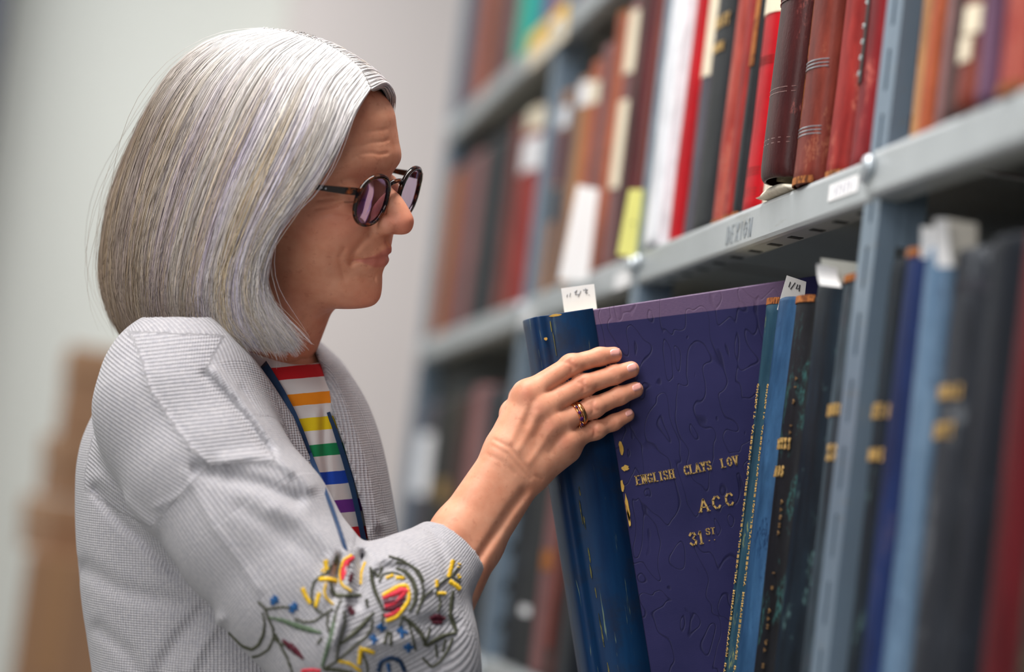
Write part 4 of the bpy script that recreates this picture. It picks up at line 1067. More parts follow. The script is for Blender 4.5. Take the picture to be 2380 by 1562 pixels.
# ------------------------------------------------------------------ rings on the ring finger
M_GOLD = plain('rose_gold', srgb(222, 160, 104), .22, 1.0, .05, 200); M_GEM = NT('amethyst'); M_GEM.base(srgb(74, 36, 96)); M_GEM.set(Roughness=.08); M_GEM = M_GEM.m
def ring_on(name, label, px, py, off, R, width, gems=False):
    c = hp(px, py, off); J = FING['ring']; ax = hp(*J[1][0], J[1][1])-hp(*J[0][0], J[0][1]); ax = ax/np.linalg.norm(ax)
    u = np.array([0, 0, 1.0]); u = _n(u-ax*(u@ax)); w = np.cross(ax, u)
    oc = c2w(c); e = empty(name, oc); tag(e, label, 'ring')
    n, k = 40, 8; rings = []
    for i in range(n):
        a = 2*math.pi*i/n; rad = u*math.cos(a)+w*math.sin(a)
        rings.append([(c+rad*(R+.0011*math.cos(2*math.pi*j/k))+ax*width/2*math.sin(2*math.pi*j/k)) for j in range(k)])
    V = [c2w(p)-oc for r in rings for p in r]; Fc = [(i*k+j, i*k+(j+1) % k, ((i+1) % n)*k+(j+1) % k, ((i+1) % n)*k+j) for i in range(n) for j in range(k)]
    mesh_obj('band', V, Fc, M_GOLD, e, True)
    if gems:
        for gi, a in enumerate(np.radians([-58, -32, -4, 26, 54])):
            rad = u*math.cos(a+.5)+w*math.sin(a+.5); tg = np.cross(ax, rad); p = c+rad*(R+.0014); rr = (.0012, .0016, .0021, .0016, .0012)[gi]
            m = MB(); m.loft([[c2w(p+rad*hh_+(ax*math.cos(b)+tg*math.sin(b))*rr*s_)-oc for b in np.linspace(0, 2*math.pi, 8, endpoint=False)] for hh_, s_ in ((-.001, .7), (.0004, 1), (.0012, .62))]); m.build('gemstone', M_GEM, e)
            for b in (.8, 2.35, 3.9, 5.5):
                q = p+(ax*math.cos(b)+tg*math.sin(b))*rr*1.0; m = MB(); m.tube([c2w(q-rad*.001)-oc, c2w(q+rad*.0009)-oc], .00032, 5); m.build('claw', M_GOLD, e)
    return e
ring_on('ring', 'plain rose-gold band on the ring finger, nearest the knuckle joint', 1346, 961, .0178, .0098, .0042)
ring_on('ring', 'rose-gold ring set with purple stones on the ring finger', 1335, 965, .0186, .0102, .0026, True)
# ------------------------------------------------------------------ clothes (camera axes)
TOR = [(760, 430, 640, .050), (800, 350, 745, .078), (850, 292, 800, .096), (900, 256, 838, .108), (980, 206, 874, .120), (1060, 181, 896, .127), (1150, 178, 912, .130), (1250, 180, 928, .132), (1400, 194, 940, .134), (1562, 220, 948, .136), (1750, 236, 962, .140), (1900, 230, 975, .142)]
TD = 2.262
def torso(fd, inset=0.0, k=.02, ybot=1800):
    """stack of ovals following the trunk"""
    q = fd.sub(fd.lo, fd.lo+fd.h*(fd.n-1)); sl, X, Y, Z = q
    yy = fd.lo[1]+fd.h*np.arange(fd.n[1]); py = 781-yy*F_/TD
    ks = [t[0] for t in TOR]
    xl = np.interp(py, ks, [t[1] for t in TOR]); xr = np.interp(py, ks, [t[2] for t in TOR]); b = np.interp(py, ks, [t[3] for t in TOR])
    ker = np.ones(15)/15
    sm = lambda v: np.convolve(np.pad(v, 7, 'edge'), ker, 'valid')
    xl, xr, b = sm(xl), sm(xr), sm(b)
    cx = (((xl+xr)/2-1190)/F_*TD).astype(np.float32)[None, :, None]; a = ((xr-xl)/2/F_*TD-inset).astype(np.float32)[None, :, None]; bb = (b-inset).astype(np.float32)[None, :, None]
    a = np.maximum(a, .004); bb = np.maximum(bb, .004)
    rho = np.sqrt(((X-cx)/a)**2+((Z+TD)/bb)**2); d = (rho-1)*np.minimum(a, bb)
    ytop = (781-775)/F_*TD-inset; ybo = (781-ybot)/F_*TD
    d = np.maximum(d, Y-ytop); d = np.maximum(d, ybo-Y)
    return sl, d.astype(np.float32)
lo = np.minimum(camv(140, 1820, 2.44), camv(140, 1820, 1.96)); hi = np.maximum(camv(1150, 745, 2.44), camv(1150, 745, 1.96)); hi[2] = -1.955; lo[2] = -2.43
cf = Field(lo, hi, .0026)
sl, d = torso(cf); cf.put(sl, d, 0)
TORSO_D = cf.F.copy()
cf.cap(camv(545, 858, 2.225), camv(420, 905, 2.150), .040, .056, .05)                    # near shoulder
cf.cap(camv(420, 905, 2.150), camv(412, 960, 2.140), .056, .061, .05)
cf.cap(camv(640, 850, 2.31), camv(690, 905, 2.34), .038, .044, .05)                      # far shoulder
SLV = [(camv(412, 955, 2.138), .062), (camv(480, 1085, 2.118), .067), (camv(585, 1225, 2.100), .067), (camv(690, 1370, 2.085), .063), (camv(775, 1478, 2.075), .060)]
sv = Field(cf.lo, cf.lo+cf.h*(cf.n-1), cf.h)
sv.chain(SLV, .01)
FSL = [(camv(790, 1475, 2.075), .058), (camv(880, 1425, 2.085), .054), (camv(960, 1372, 2.105), .047), (camv(1020, 1318, 2.125), .036), (camv(1075, 1258, 2.14), .0300)]
sv.chain(FSL, .012)
sv.cap(camv(930, 1450, 2.085), camv(1000, 1500, 2.09), .048, .036, .02); sv.cap(camv(1000, 1500, 2.09), camv(1010, 1620, 2.09), .034, .034, .02); sv.cap(camv(820, 1530, 2.08), camv(1000, 1580, 2.085), .05, .036, .02)
cf.put(tuple(slice(None) for _ in range(3)), sv.F, .016)
SLEEVE_D = sv.F
CREASE = [
    ([(222, 1138), (250, 1180), (290, 1222), (334, 1258), (402, 1326)], 12, .0046), ([(232, 1110), (262, 1140), (305, 1184), (352, 1226)], 16, -.0026),
    ([(326, 826), (345, 900), (390, 970), (440, 1040), (488, 1080)], 5, -.0022), ([(338, 826), (358, 900), (403, 968), (452, 1036)], 6, .0010),
    ([(490, 1082), (450, 1120), (420, 1150), (360, 1180)], 5, -.0015),
    ([(455, 1092), (528, 1106), (612, 1128), (690, 1162)], 17, .0056), ([(520, 1072), (590, 1060), (640, 1068), (690, 1098), (720, 1130)], 16, -.0044),
    ([(475, 871), (520, 915), (560, 960), (606, 1020), (630, 1050)], 10, .0042), ([(500, 862), (545, 912), (592, 968), (640, 1036), (676, 1100)], 11, -.0032),
    ([(560, 905), (610, 985), (655, 1060), (680, 1105)], 9, .0016),
    ([(433, 1098), (497, 1224), (560, 1308), (602, 1371)], 9, -.0022), ([(640, 1180), (700, 1210), (750, 1250), (790, 1290)], 20, -.0035), ([(560, 1180), (640, 1230), (720, 1290), (770, 1340)], 18, .0028),
    ([(814, 1286), (808, 1330), (804, 1380), (792, 1440), (772, 1500)], 11, -.0075), ([(842, 1292), (838, 1350), (830, 1405)], 10, .0085), ([(788, 1296), (783, 1345), (776, 1390)], 8, .0058), ([(768, 1300), (758, 1350), (750, 1400)], 12, -.003),
    ([(852, 1340), (878, 1304), (930, 1290), (972, 1312), (986, 1362)], 14, -.0030), ([(870, 1340), (900, 1318), (940, 1325), (955, 1360)], 10, .0028),
    ([(1005, 1230), (1030, 1290), (1045, 1360), (1050, 1420)], 10, .0018), ([(880, 1470), (950, 1450), (1010, 1440), (1060, 1450)], 12, .0022), ([(850, 1500), (930, 1490), (1010, 1480)], 11, -.0022),
    ([(200, 1320), (280, 1370), (350, 1390), (420, 1400)], 22, .0035), ([(470, 1420), (420, 1480), (380, 1540), (360, 1600)], 18, .0055), ([(510, 1440), (470, 1500), (440, 1560)], 14, -.0040), ([(230, 1460), (300, 1520), (330, 1580)], 18, .0030),
    ([(745, 850), (770, 930), (800, 1010), (830, 1110), (850, 1220)], 8, .0030), ([(770, 850), (800, 930), (835, 1020), (862, 1110), (880, 1220)], 10, -.0030), ([(806, 880), (842, 980), (868, 1080), (890, 1200)], 8, .0022)]
folds(cf, ident, CREASE, .014, lambda P, C: -C[:, 2] < 2.25)
outer = cf.F.copy()
# hollow it, cut the front opening and the cuff
inn = Field(cf.lo, cf.lo+cf.h*(cf.n-1), cf.h); sl, d = torso(inn, .0135); inn.put(sl, d, 0)
cf.put(tuple(slice(None) for _ in range(3)), inn.F, .002, '-')
cf.cap(FSL[3][0], FSL[4][0]+(FSL[4][0]-FSL[3][0])*1.2, .0305, .0265, .001, '-')
cd = _n(FSL[4][0]-FSL[3][0]); cq = camv(1056, 1287, 2.135)
q = cf.sub(cq-.075, cq+.075); s_, X, Y, Z = q
half = (X-cq[0])*cd[0]+(Y-cq[1])*cd[1]+(Z-cq[2])*cd[2]
cf.F[s_] = np.where((X-cq[0])**2+(Y-cq[1])**2+(Z-cq[2])**2 < .0052, np.maximum(cf.F[s_], half.astype(np.float32)), cf.F[s_])
OPEN = [(470, 700), (548, 792), (590, 832), (632, 890), (684, 970), (712, 1042), (742, 1112), (773, 1187), (805, 1300), (815, 1360), (880, 1360), (864, 1300), (844, 1190), (820, 1105), (799, 1035), (774, 965), (759, 905), (746, 852), (724, 800), (712, 770), (700, 700)]
I = np.argwhere(cf.F < .006); P = cf.lo+cf.h*I; x, y = px_of(P)
dp = dist_poly(x, y, OPEN+[OPEN[0]])*.00037; dp[in_poly(x, y, OPEN)] *= -1
dp = np.where(-P[:, 2] < 2.30, dp, .05)
v = cf.F[tuple(I.T)]; kk = .004; g = -dp; h_ = np.clip(.5-.5*(v-g)/kk, 0, 1)
keep_sleeve = SLEEVE_D[tuple(I.T)] < .004
cf.F[tuple(I.T)] = np.where(keep_sleeve, v, v+(g-v)*h_+kk*h_*(1-h_))
VC, QC = cf.mesh(); VC = relax(VC, QC, 2, .3)
cx_, cy_ = px_of(VC)
# knit ribs: distance across the ribs at every vertex
def along(V, chain):
    best = np.full(len(V), 1e9); ang = np.zeros(len(V)); tt = np.zeros(len(V)); acc = 0
    for (a, ra), (b, rb) in zip(chain[:-1], chain[1:]):
        a, b = np.array(a), np.array(b); ab = b-a; L = np.linalg.norm(ab); u = ab/L
        t = np.clip((V-a)@u, 0, L); r = V-a-np.outer((V-a)@u, u); d = np.linalg.norm(V-a-np.outer(t, u), axis=1)
        e1 = _n(np.array([0, 0, 1])-u*u[2]); e2 = np.cross(u, e1)
        m = d < best; best[m] = d[m]; ang[m] = np.arctan2(r[m]@e2, r[m]@e1); tt[m] = acc+t[m]; acc += L
    return ang, tt
a1, t1 = along(VC, SLV+FSL[1:])
sampI = np.clip(np.round((VC-cf.lo)/cf.h).astype(int), 0, np.array(cf.F.shape)-1)
on_sl = SLEEVE_D[tuple(sampI.T)] < TORSO_D[tuple(sampI.T)]
tcx = (545-1190)/F_*TD
rib = np.where(on_sl, a1*.055, np.arctan2(VC[:, 2]+TD, VC[:, 0]-tcx)*.13)
YOKE = [(300, 770), (326, 826), (345, 900), (390, 970), (440, 1040), (490, 1082), (640, 1070), (600, 1000), (520, 905), (478, 860), (520, 780)]
yk = in_poly(cx_, cy_, YOKE) & (-VC[:, 2] < 2.2)
rib = np.where(yk, VC[:, 1]*.98-VC[:, 0]*.10, rib)
BACKY = [(140, 700), (300, 770), (326, 826), (345, 900), (390, 970), (440, 1040), (488, 1082), (420, 1150), (352, 1226), (280, 1190), (140, 1100)]
bk = in_poly(cx_, cy_, BACKY) & (-VC[:, 2] < 2.2)
rib = np.where(bk, VC[:, 1]*.86+VC[:, 0]*.5, rib)
course = np.where(on_sl & ~yk & ~bk, t1, np.where(yk | bk, VC[:, 0], VC[:, 1]))
def knit():
    t = NT('grey_rib_knit'); at = t.n('ShaderNodeAttribute', attribute_name='rib'); ac = t.n('ShaderNodeAttribute', attribute_name='course')
    v = t.coords(); nz = t.noise(v, 30, 3); fz = t.noise(v, 900, 3, .7); fz2 = t.noise(v, 330, 3, .6)
    ph = t.math('ADD', t.math('MULTIPLY', at.outputs['Fac'], 2*math.pi/.0031), t.math('MULTIPLY', nz, 3.0))
    r = t.math('SINE', ph); st = t.math('SINE', t.math('MULTIPLY', ac.outputs['Fac'], 2*math.pi/.0021))
    hgt = t.math('ADD', t.math('ADD', r, t.math('MULTIPLY', st, .45)), t.math('MULTIPLY', fz, 1.2))
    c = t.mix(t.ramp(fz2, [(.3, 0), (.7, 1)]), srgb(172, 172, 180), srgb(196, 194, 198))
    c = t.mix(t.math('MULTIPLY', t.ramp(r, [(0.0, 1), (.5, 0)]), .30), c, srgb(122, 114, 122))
    t.base(c); t.set(Roughness=.95); t.b.inputs['Specular IOR Level'].default_value = .15
    t.b.inputs['Sheen Weight'].default_value = .25; t.b.inputs['Sheen Roughness'].default_value = .5
    t.bump(hgt, .55, .0007); return t.m
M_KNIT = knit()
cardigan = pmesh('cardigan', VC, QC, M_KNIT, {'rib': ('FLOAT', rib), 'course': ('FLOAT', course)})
cardigan['label'] = 'pale grey ribbed cardigan with floral embroidery on the sleeve'
CARD_BVH = BVHTree.FromPolygons([Vector(v) for v in c2w(VC)], QC.tolist())

# striped shirt ------------------------------------------------------------
sf = Field(camv(380, 1820, TD)*np.array([1.05, 1, 1])-np.array([0, 0, .17]), camv(960, 780, TD)+np.array([.0, .0, .17]), .0030)
sl, d = torso(sf, .0165); sf.put(sl, d, 0)
sf.cap(camv(590, 870, 2.25), camv(610, 960, 2.245), .058, .075, .03)
I = np.argwhere(np.abs(sf.F) < .02); P = sf.lo+sf.h*I; x, y = px_of(P)
nl = np.interp(x, [480, 560, 605, 640, 680, 712, 739, 790, 860], [790, 805, 824, 838, 847, 848, 843, 832, 815])
sf.F[tuple(I.T)] = np.maximum(sf.F[tuple(I.T)], ((nl-y)*.00037).astype(np.float32))
folds(sf, ident, [([(755, 950), (752, 1010), (757, 1080), (765, 1150), (780, 1230)], 6, .0035), ([(735, 960), (735, 1030), (742, 1110)], 9, -.002), ([(690, 930), (720, 950), (750, 940)], 7, .0018)], .01, lambda P, C: -C[:, 2] < 2.26)
sf.cap(camv(575, 770, 2.245), camv(590, 850, 2.245), .050, .046, .004, '-')
VS, QS = sf.mesh(); VS = relax(VS, QS, 2, .3); sx_, sy_ = px_of(VS)
stripe = (sy_+.09*(sx_-760)-820)/600.0
def shirt_mat():
    t = NT('rainbow_striped_jersey'); at = t.n('ShaderNodeAttribute', attribute_name='stripe'); v = t.coords()
    w = srgb(226, 222, 222); cols = [srgb(206, 20, 34), srgb(246, 146, 16), srgb(232, 202, 14), srgb(14, 140, 84), srgb(22, 74, 190), srgb(112, 46, 148), srgb(224, 24, 34), srgb(246, 146, 16), srgb(232, 202, 14)]
    tops = [843, 907, 966, 1029, 1096, 1163, 1229, 1292, 1355]
    st = [(0.0, w)]
    for c, tp in zip(cols, tops): st += [((tp-820)/600, c), ((tp+30-820)/600, w)]
    wob = t.math('ADD', at.outputs['Fac'], t.math('MULTIPLY', t.math('SUBTRACT', t.noise(v, 60, 2), .5), .004))
    t.base(t.ramp(wob, st, 'CONSTANT')); t.set(Roughness=.85); f = t.noise(v, 900, 2); t.bump(f, .25, .0004); return t.m
shirt = pmesh('striped_shirt', VS, QS, shirt_mat(), {'stripe': ('FLOAT', stripe)})
shirt['label'] = 'white shirt with rainbow stripes under the cardigan'
SHIRT_BVH = BVHTree.FromPolygons([Vector(v) for v in c2w(VS)], QS.tolist())
# trousers and shoes, out of the picture
trz = [(1.0, .150, .115), (.86, .150, .12)]
wc = c2w(camv(560, 1700, TD)); M_TROU = plain('dark_trousers', srgb(44, 48, 62), .85)
m = MB(); zt_ = wc[2]+.03
m.loft([[(wc[0]+a*math.cos(t)*k_, wc[1]+b*math.sin(t)*k_, z_) for t in np.linspace(0, 2*math.pi, 20, endpoint=False)] for z_, a, b, k_ in ((zt_, .12, .11, 1), (zt_-.12, .135, .13, 1), (zt_-.22, .14, .14, 1), (zt_-.27, .10, .12, 1))])
for s in (-1, 1):
    m.loft([[(wc[0]+a*math.cos(t), wc[1]+s*.068+a*math.sin(t), z_) for t in np.linspace(0, 2*math.pi, 16, endpoint=False)] for z_, a in ((zt_-.22, .078), (zt_-.45, .062), (.35, .052), (.06, .048))])
m.v = [tuple(np.array(p)-PO) for p in m.v]; m.build('trousers', M_TROU, person, True)
for s in (-1, 1):
    m = MB(); m.loft([[(wc[0]+.05+a*math.cos(t)-PO[0], wc[1]+s*.068+b*math.sin(t)-PO[1], z_) for t in np.linspace(0, 2*math.pi, 16, endpoint=False)] for z_, a, b in ((0, .125, .045), (.03, .125, .046), (.07, .09, .04), (.09, .05, .036))]); m.build('shoe', M_INK, person, True)

# ------------------------------------------------------------------ lanyard
M_LAN = NT('navy_lanyard_webbing'); v = M_LAN.coords(); wv_ = M_LAN.n('ShaderNodeTexWave', i_Scale=900.0); M_LAN.lk(v, wv_.inputs[0])
M_LAN.base(M_LAN.mix(wv_.outputs[1], srgb(10, 42, 78), srgb(20, 62, 104))); M_LAN.set(Roughness=.55); M_LAN.bump(wv_.outputs[1], .4, .0005); M_LAN = M_LAN.m
lo_ = c2w(camv(720, 1040, 2.12)); lany = empty('lanyard', lo_); tag(lany, 'navy blue lanyard hanging round the neck over the striped shirt', 'lanyard')
def ribbon(name, pts, wid, bvhs, off, mat, par, org, depth_fix=None, samples=26):
    """flat strap lying on a surface along a pixel path; two edges cast separately"""
    pts = np.array(pts, float); wid = np.array(wid, float)
    seg = np.r_[0, np.cumsum(np.hypot(*np.diff(pts, axis=0).T))]; u = np.linspace(0, seg[-1], samples)
    X = np.interp(u, seg, pts[:, 0]); Y = np.interp(u, seg, pts[:, 1]); Wd_ = np.interp(u, seg, wid)
    C = []; 
    for i in range(samples):
        best = None
        for b in bvhs:
            p, n_ = cast(b, X[i], Y[i])
            if p is not None and (best is None or cdepth(p) < best): best = cdepth(p)
        C.append(best)
    D = np.array([c if c is not None else np.nan for c in C]); ok = ~np.isnan(D); D = np.interp(np.arange(samples), np.arange(samples)[ok], D[ok])
    D = np.convolve(np.pad(D, 3, 'edge'), np.ones(7)/7, 'valid')-off
    rings = []
    for i in range(samples):
        tx, ty = X[min(i+1, samples-1)]-X[max(i-1, 0)], Y[min(i+1, samples-1)]-Y[max(i-1, 0)]; L = math.hypot(tx, ty); nx_, ny_ = -ty/L, tx/L
        a = pix(X[i]+nx_*Wd_[i]/2, Y[i]+ny_*Wd_[i]/2, D[i]); b = pix(X[i]-nx_*Wd_[i]/2, Y[i]-ny_*Wd_[i]/2, D[i]); n3 = c2w(np.array([0, 0, -.0012]))-CAMP
        rings.append([a-org, b-org, b+n3-org, a+n3-org])
    m = MB(); m.loft(rings); return m.build(name, mat, par)
ribbon('strap', [(560, 785), (585, 820), (618, 868), (650, 915), (680, 965), (702, 1010), (722, 1062), (748, 1122), (772, 1182), (790, 1235), (804, 1280)], [36, 36, 33, 27, 20, 14, 11, 9, 9, 9, 9], [CARD_BVH, SHIRT_BVH], .0045, M_LAN, lany, lo_, samples=40)
ribbon('strap', [(763, 958), (778, 1000), (797, 1058), (815, 1120), (830, 1190), (845, 1262), (850, 1300)], [8, 11, 13, 14, 15, 17, 18], [SHIRT_BVH], .0025, M_LAN, lany, lo_)

# ------------------------------------------------------------------ embroidery on the sleeve
EM = {'olive': srgb(74, 76, 58), 'green': srgb(96, 116, 92), 'yellow': srgb(240, 196, 26), 'red': srgb(226, 52, 74), 'maroon': srgb(92, 16, 40), 'blue': srgb(24, 92, 152), 'navy': srgb(16, 52, 88)}
EMM = {k: plain('thread_'+k, c, .6, 0, .18, 500) for k, c in EM.items()}
def emb(name, col, paths, width, step=2.6, thick=.0007, fill=None):
    """satin stitch: short threads laid across a path on the knit. paths in photograph pixels"""
    m = MB(); rg = random.Random(len(name)*7+len(paths)*13)
    wf = width if hasattr(width, '__len__') else None
    for path in paths:
        P = np.array(path, float); seg = np.r_[0, np.cumsum(np.hypot(*np.diff(P, axis=0).T))]
        n = max(2, int(seg[-1]/step)); u = np.linspace(0, seg[-1], n)
        # smooth the path
        X = np.interp(u, seg, P[:, 0]); Y = np.interp(u, seg, P[:, 1])
        if n > 8:
            for _ in range(3): X[1:-1] = (X[:-2]+2*X[1:-1]+X[2:])/4; Y[1:-1] = (Y[:-2]+2*Y[1:-1]+Y[2:])/4
        for i in range(n):
            tx, ty = X[min(i+1, n-1)]-X[max(i-1, 0)], Y[min(i+1, n-1)]-Y[max(i-1, 0)]; L = math.hypot(tx, ty)+1e-9
            w = (np.interp(i/(n-1), np.linspace(0, 1, len(wf)), wf) if wf else width)*rg.uniform(.85, 1.12)/2
            nx_, ny_ = -ty/L, tx/L; sk = rg.uniform(-.2, .35)
            pts = []
            for a in (-1, 0, 1):
                p, nn = cast(CARD_BVH, X[i]+nx_*w*a+tx/L*sk*w*a, Y[i]+ny_*w*a+ty/L*sk*w*a)
                if p is None or cdepth(p) > 2.2: pts = None; break
                pts.append(p+nn*(.0008 if a == 0 else .0001)-PO)
            if pts: m.tube(pts, thick*rg.uniform(.8, 1.1), 4)
    if m.v:
        o = m.build(name, EMM[col], cardigan, True); o['kind'] = 'stuff'
        o.matrix_parent_inverse = Matrix.Identity(4)
        return o
def px5(pts): return [(480+a/3.606, 1180+b/3.606) for a, b in pts]       # from the close-up of the sleeve
emb('stem', 'olive', [px5([(435, 790), (490, 840), (520, 930), (560, 1010), (565, 1090), (520, 1190), (440, 1240), (390, 1250)])], 4.5)
emb('stem', 'olive', [px5([(470, 880), (490, 960), (480, 1060), (440, 1150), (380, 1190), (300, 1160), (190, 1050)])], [3, 4, 7, 7, 6, 4, 3])
emb('stem', 'olive', [px5([(500, 850), (580, 840), (650, 830), (700, 840)])], 3.2)
emb('stem', 'olive', [px5([(580, 1060), (620, 1150), (680, 1260), (720, 1378)]), px5([(560, 1090), (620, 1140), (660, 1150)])], 4.5)
emb('leaf', 'green', [px5([(530, 920), (640, 945), (740, 985), (850, 1020), (960, 1050)])], [3, 9, 14, 13, 4])
emb('stem', 'olive', [px5([(740, 930), (820, 960), (900, 955), (980, 900), (1060, 850)])], 3.4)
emb('leaf', 'maroon', [px5([(640, 1110), (700, 1160), (760, 1210), (810, 1265)])], [3, 15, 15, 3])
emb('blue_flower', 'blue', [px5([(540, 770), (600, 790)]), px5([(570, 740), (565, 810)]), px5([(545, 805), (595, 755)])], 6)
emb('blue_flower', 'blue', [px5([(700, 825), (760, 850)]), px5([(735, 795), (725, 880)]), px5([(700, 865), (758, 815)])], 6)
emb('bud', 'yellow', [px5([(1000, 445), (1005, 520)])], 10); emb('bud', 'yellow', [px5([(945, 600), (1020, 600), (1095, 615)])], 10)
emb('bud', 'yellow', [px5([(805, 680), (835, 750), (870, 800)])], 9); emb('bud', 'yellow', [px5([(945, 720), (925, 790), (915, 830)])], 9); emb('bud', 'yellow', [px5([(970, 530), (990, 545)])], 8)
emb('stem', 'olive', [px5([(1045, 480), (1030, 540), (960, 570), (900, 620), (880, 700), (885, 790), (920, 860), (960, 880)])], 4)
emb('stem', 'olive', [px5([(1090, 410), (1080, 480)]), px5([(1040, 630), (1050, 700), (1090, 740), (1200, 740), (1300, 735)])], [4, 8, 10, 9, 5])
emb('stem', 'yellow', [px5([(1000, 640), (985, 700), (1000, 760), (1060, 810)]), px5([(1330, 460), (1300, 540), (1295, 640)])], 4)
emb('petal', 'red', [px5([(1230, 420), (1180, 450), (1150, 520), (1140, 600)])], [8, 16, 16, 8]); emb('petal_edge', 'yellow', [px5([(1215, 400), (1150, 440), (1120, 530), (1125, 620), (1150, 660), (1205, 700)])], 5)
emb('petal', 'maroon', [px5([(1215, 560), (1200, 620)])], 8)
emb('petal', 'red', [px5([(1480, 760), (1550, 730), (1640, 690), (1690, 700)])], [6, 14, 18, 10]); emb('petal', 'maroon', [px5([(1490, 800), (1580, 790), (1660, 760)]), px5([(1495, 850), (1560, 850), (1640, 800)])], [9, 14, 9])
emb('petal', 'red', [px5([(1500, 830), (1580, 800), (1660, 720)]), px5([(1500, 910), (1560, 895), (1620, 850)])], 8)
emb('petal_edge', 'yellow', [px5([(1480, 735), (1540, 700), (1620, 655), (1680, 655), (1700, 720), (1690, 790), (1640, 860), (1590, 920), (1510, 950)])], 8)
emb('leaf', 'olive', [px5([(1375, 500), (1385, 600), (1410, 700), (1450, 790), (1480, 860)])], [3, 9, 9, 7, 3])
emb('leaf', 'olive', [px5([(1590, 510), (1670, 540), (1730, 610), (1755, 700), (1745, 790), (1700, 870)])], [4, 9, 11, 11, 9, 5])
emb('stem', 'olive', [px5([(1530, 410), (1640, 440), (1740, 510), (1800, 610), (1820, 700), (1790, 810), (1760, 890)])], 3.8); emb('stem', 'olive', [px5([(1590, 460), (1690, 470), (1780, 530), (1820, 620)])], 3.4)
emb('stem', 'olive', [px5([(1400, 530), (1440, 590), (1470, 500)]), px5([(1450, 620), (1480, 560), (1540, 545), (1600, 550), (1660, 590)])], 4)
emb('bud', 'yellow', [px5([(1510, 590), (1560, 570)]), px5([(1590, 590), (1650, 590)])], 7)
emb('bud', 'yellow', [px5([(2065, 445), (2045, 520), (2030, 580)])], 9); emb('bud', 'yellow', [px5([(2040, 620), (2090, 650), (2120, 680)])], 10); emb('bud', 'yellow', [px5([(2120, 475), (2110, 500)]), px5([(2110, 565), (2120, 585)])], 8); emb('bud', 'yellow', [px5([(1930, 610), (1930, 660)]), px5([(1935, 720), (2000, 720)])], 8)
emb('stem', 'olive', [px5([(1920, 720), (1940, 650), (2000, 600), (2060, 570), (2100, 510)]), px5([(2060, 580), (2120, 620)]), px5([(1945, 730), (1960, 800), (1940, 870)])], 3.6)
emb('berry', 'maroon', [px5([(1875, 930), (1930, 910), (1990, 930)]), px5([(1890, 960), (1970, 960)])], [8, 14, 9])
emb('leaf', 'olive', [px5([(2065, 700), (2050, 800), (2040, 900), (2090, 1030)]), px5([(2090, 1050), (1990, 1070), (1900, 1120), (1840, 1160), (1800, 1060), (1730, 980), (1640, 910)])], [5, 9, 9, 7, 10, 9, 8])
emb('stem', 'olive', [px5([(1870, 1010), (1850, 1100), (1820, 1150)]), px5([(1800, 800), (1830, 740), (1890, 690)]), px5([(1920, 1150), (1930, 1250)]), px5([(2000, 1110), (1980, 1200)]), px5([(2060, 1100), (2020, 1200), (1960, 1290), (1890, 1340), (1810, 1260)])], 3.6)
emb('leaf', 'olive', [px5([(1400, 880), (1330, 960), (1240, 1050), (1130, 1140)])], [4, 11, 11, 4]); emb('leaf', 'green', [px5([(1080, 900), (1060, 1000), (1040, 1100), (1000, 1230), (970, 1330)])], [4, 8, 9, 9, 6])
emb('stem', 'olive', [px5([(1130, 780), (1090, 860), (1075, 960)]), px5([(1150, 870), (1160, 960), (1130, 1060), (1100, 1180), (1090, 1280)]), px5([(1390, 940), (1380, 1020), (1330, 1090), (1240, 1160), (1090, 1290), (980, 1350)]), px5([(1020, 900), (1010, 980), (1030, 1040)]), px5([(970, 1090), (930, 1140)])], 4)
emb('leaf', 'olive', [px5([(1340, 770), (1350, 830)]), px5([(1520, 1040), (1490, 1140)]), px5([(1545, 1050), (1545, 1150)])], 6)
emb('blue_flower', 'blue', [px5([(1430, 1000), (1500, 1010)]), px5([(1460, 970), (1470, 1035)])], 7); emb('blue_flower', 'blue', [px5([(1370, 1090), (1430, 1110)]), px5([(1400, 1065), (1400, 1140)])], 7)
emb('blue_flower', 'blue', [px5([(1600, 1030), (1680, 1050)]), px5([(1630, 1000), (1640, 1085)])], 8); emb('blue_flower', 'blue', [px5([(1655, 1170), (1725, 1170)]), px5([(1690, 1140), (1690, 1205)])], 8)
emb('stem', 'olive', [px5([(1640, 920), (1620, 1000)]), px5([(1690, 950), (1720, 1060), (1750, 1190)]), px5([(1480, 890), (1470, 970)])], 3.4)
emb('petal', 'maroon', [px5([(1200, 840), (1225, 890)])], 12)
emb('bud', 'yellow', [px5([(1285, 1180), (1340, 1195), (1400, 1215)]), px5([(1290, 1200), (1280, 1310)])], 9); emb('stem', 'olive', [px5([(1310, 1230), (1340, 1300), (1350, 1378)])], 3.6)
emb('stem', 'yellow', [px5([(1110, 1285), (1200, 1305), (1290, 1370)])], 6)
emb('rosette', 'navy', [px5([(1440, 1370), (1460, 1290), (1540, 1255), (1620, 1280), (1660, 1370)])], 10); emb('rosette_centre', 'blue', [px5([(1520, 1310), (1530, 1370)])], 8)
emb('leaf', 'olive', [px5([(990, 1350), (1100, 1360), (1220, 1385)])], 9); emb('petal', 'red', [px5([(800, 1370), (880, 1360), (950, 1370)])], 8)
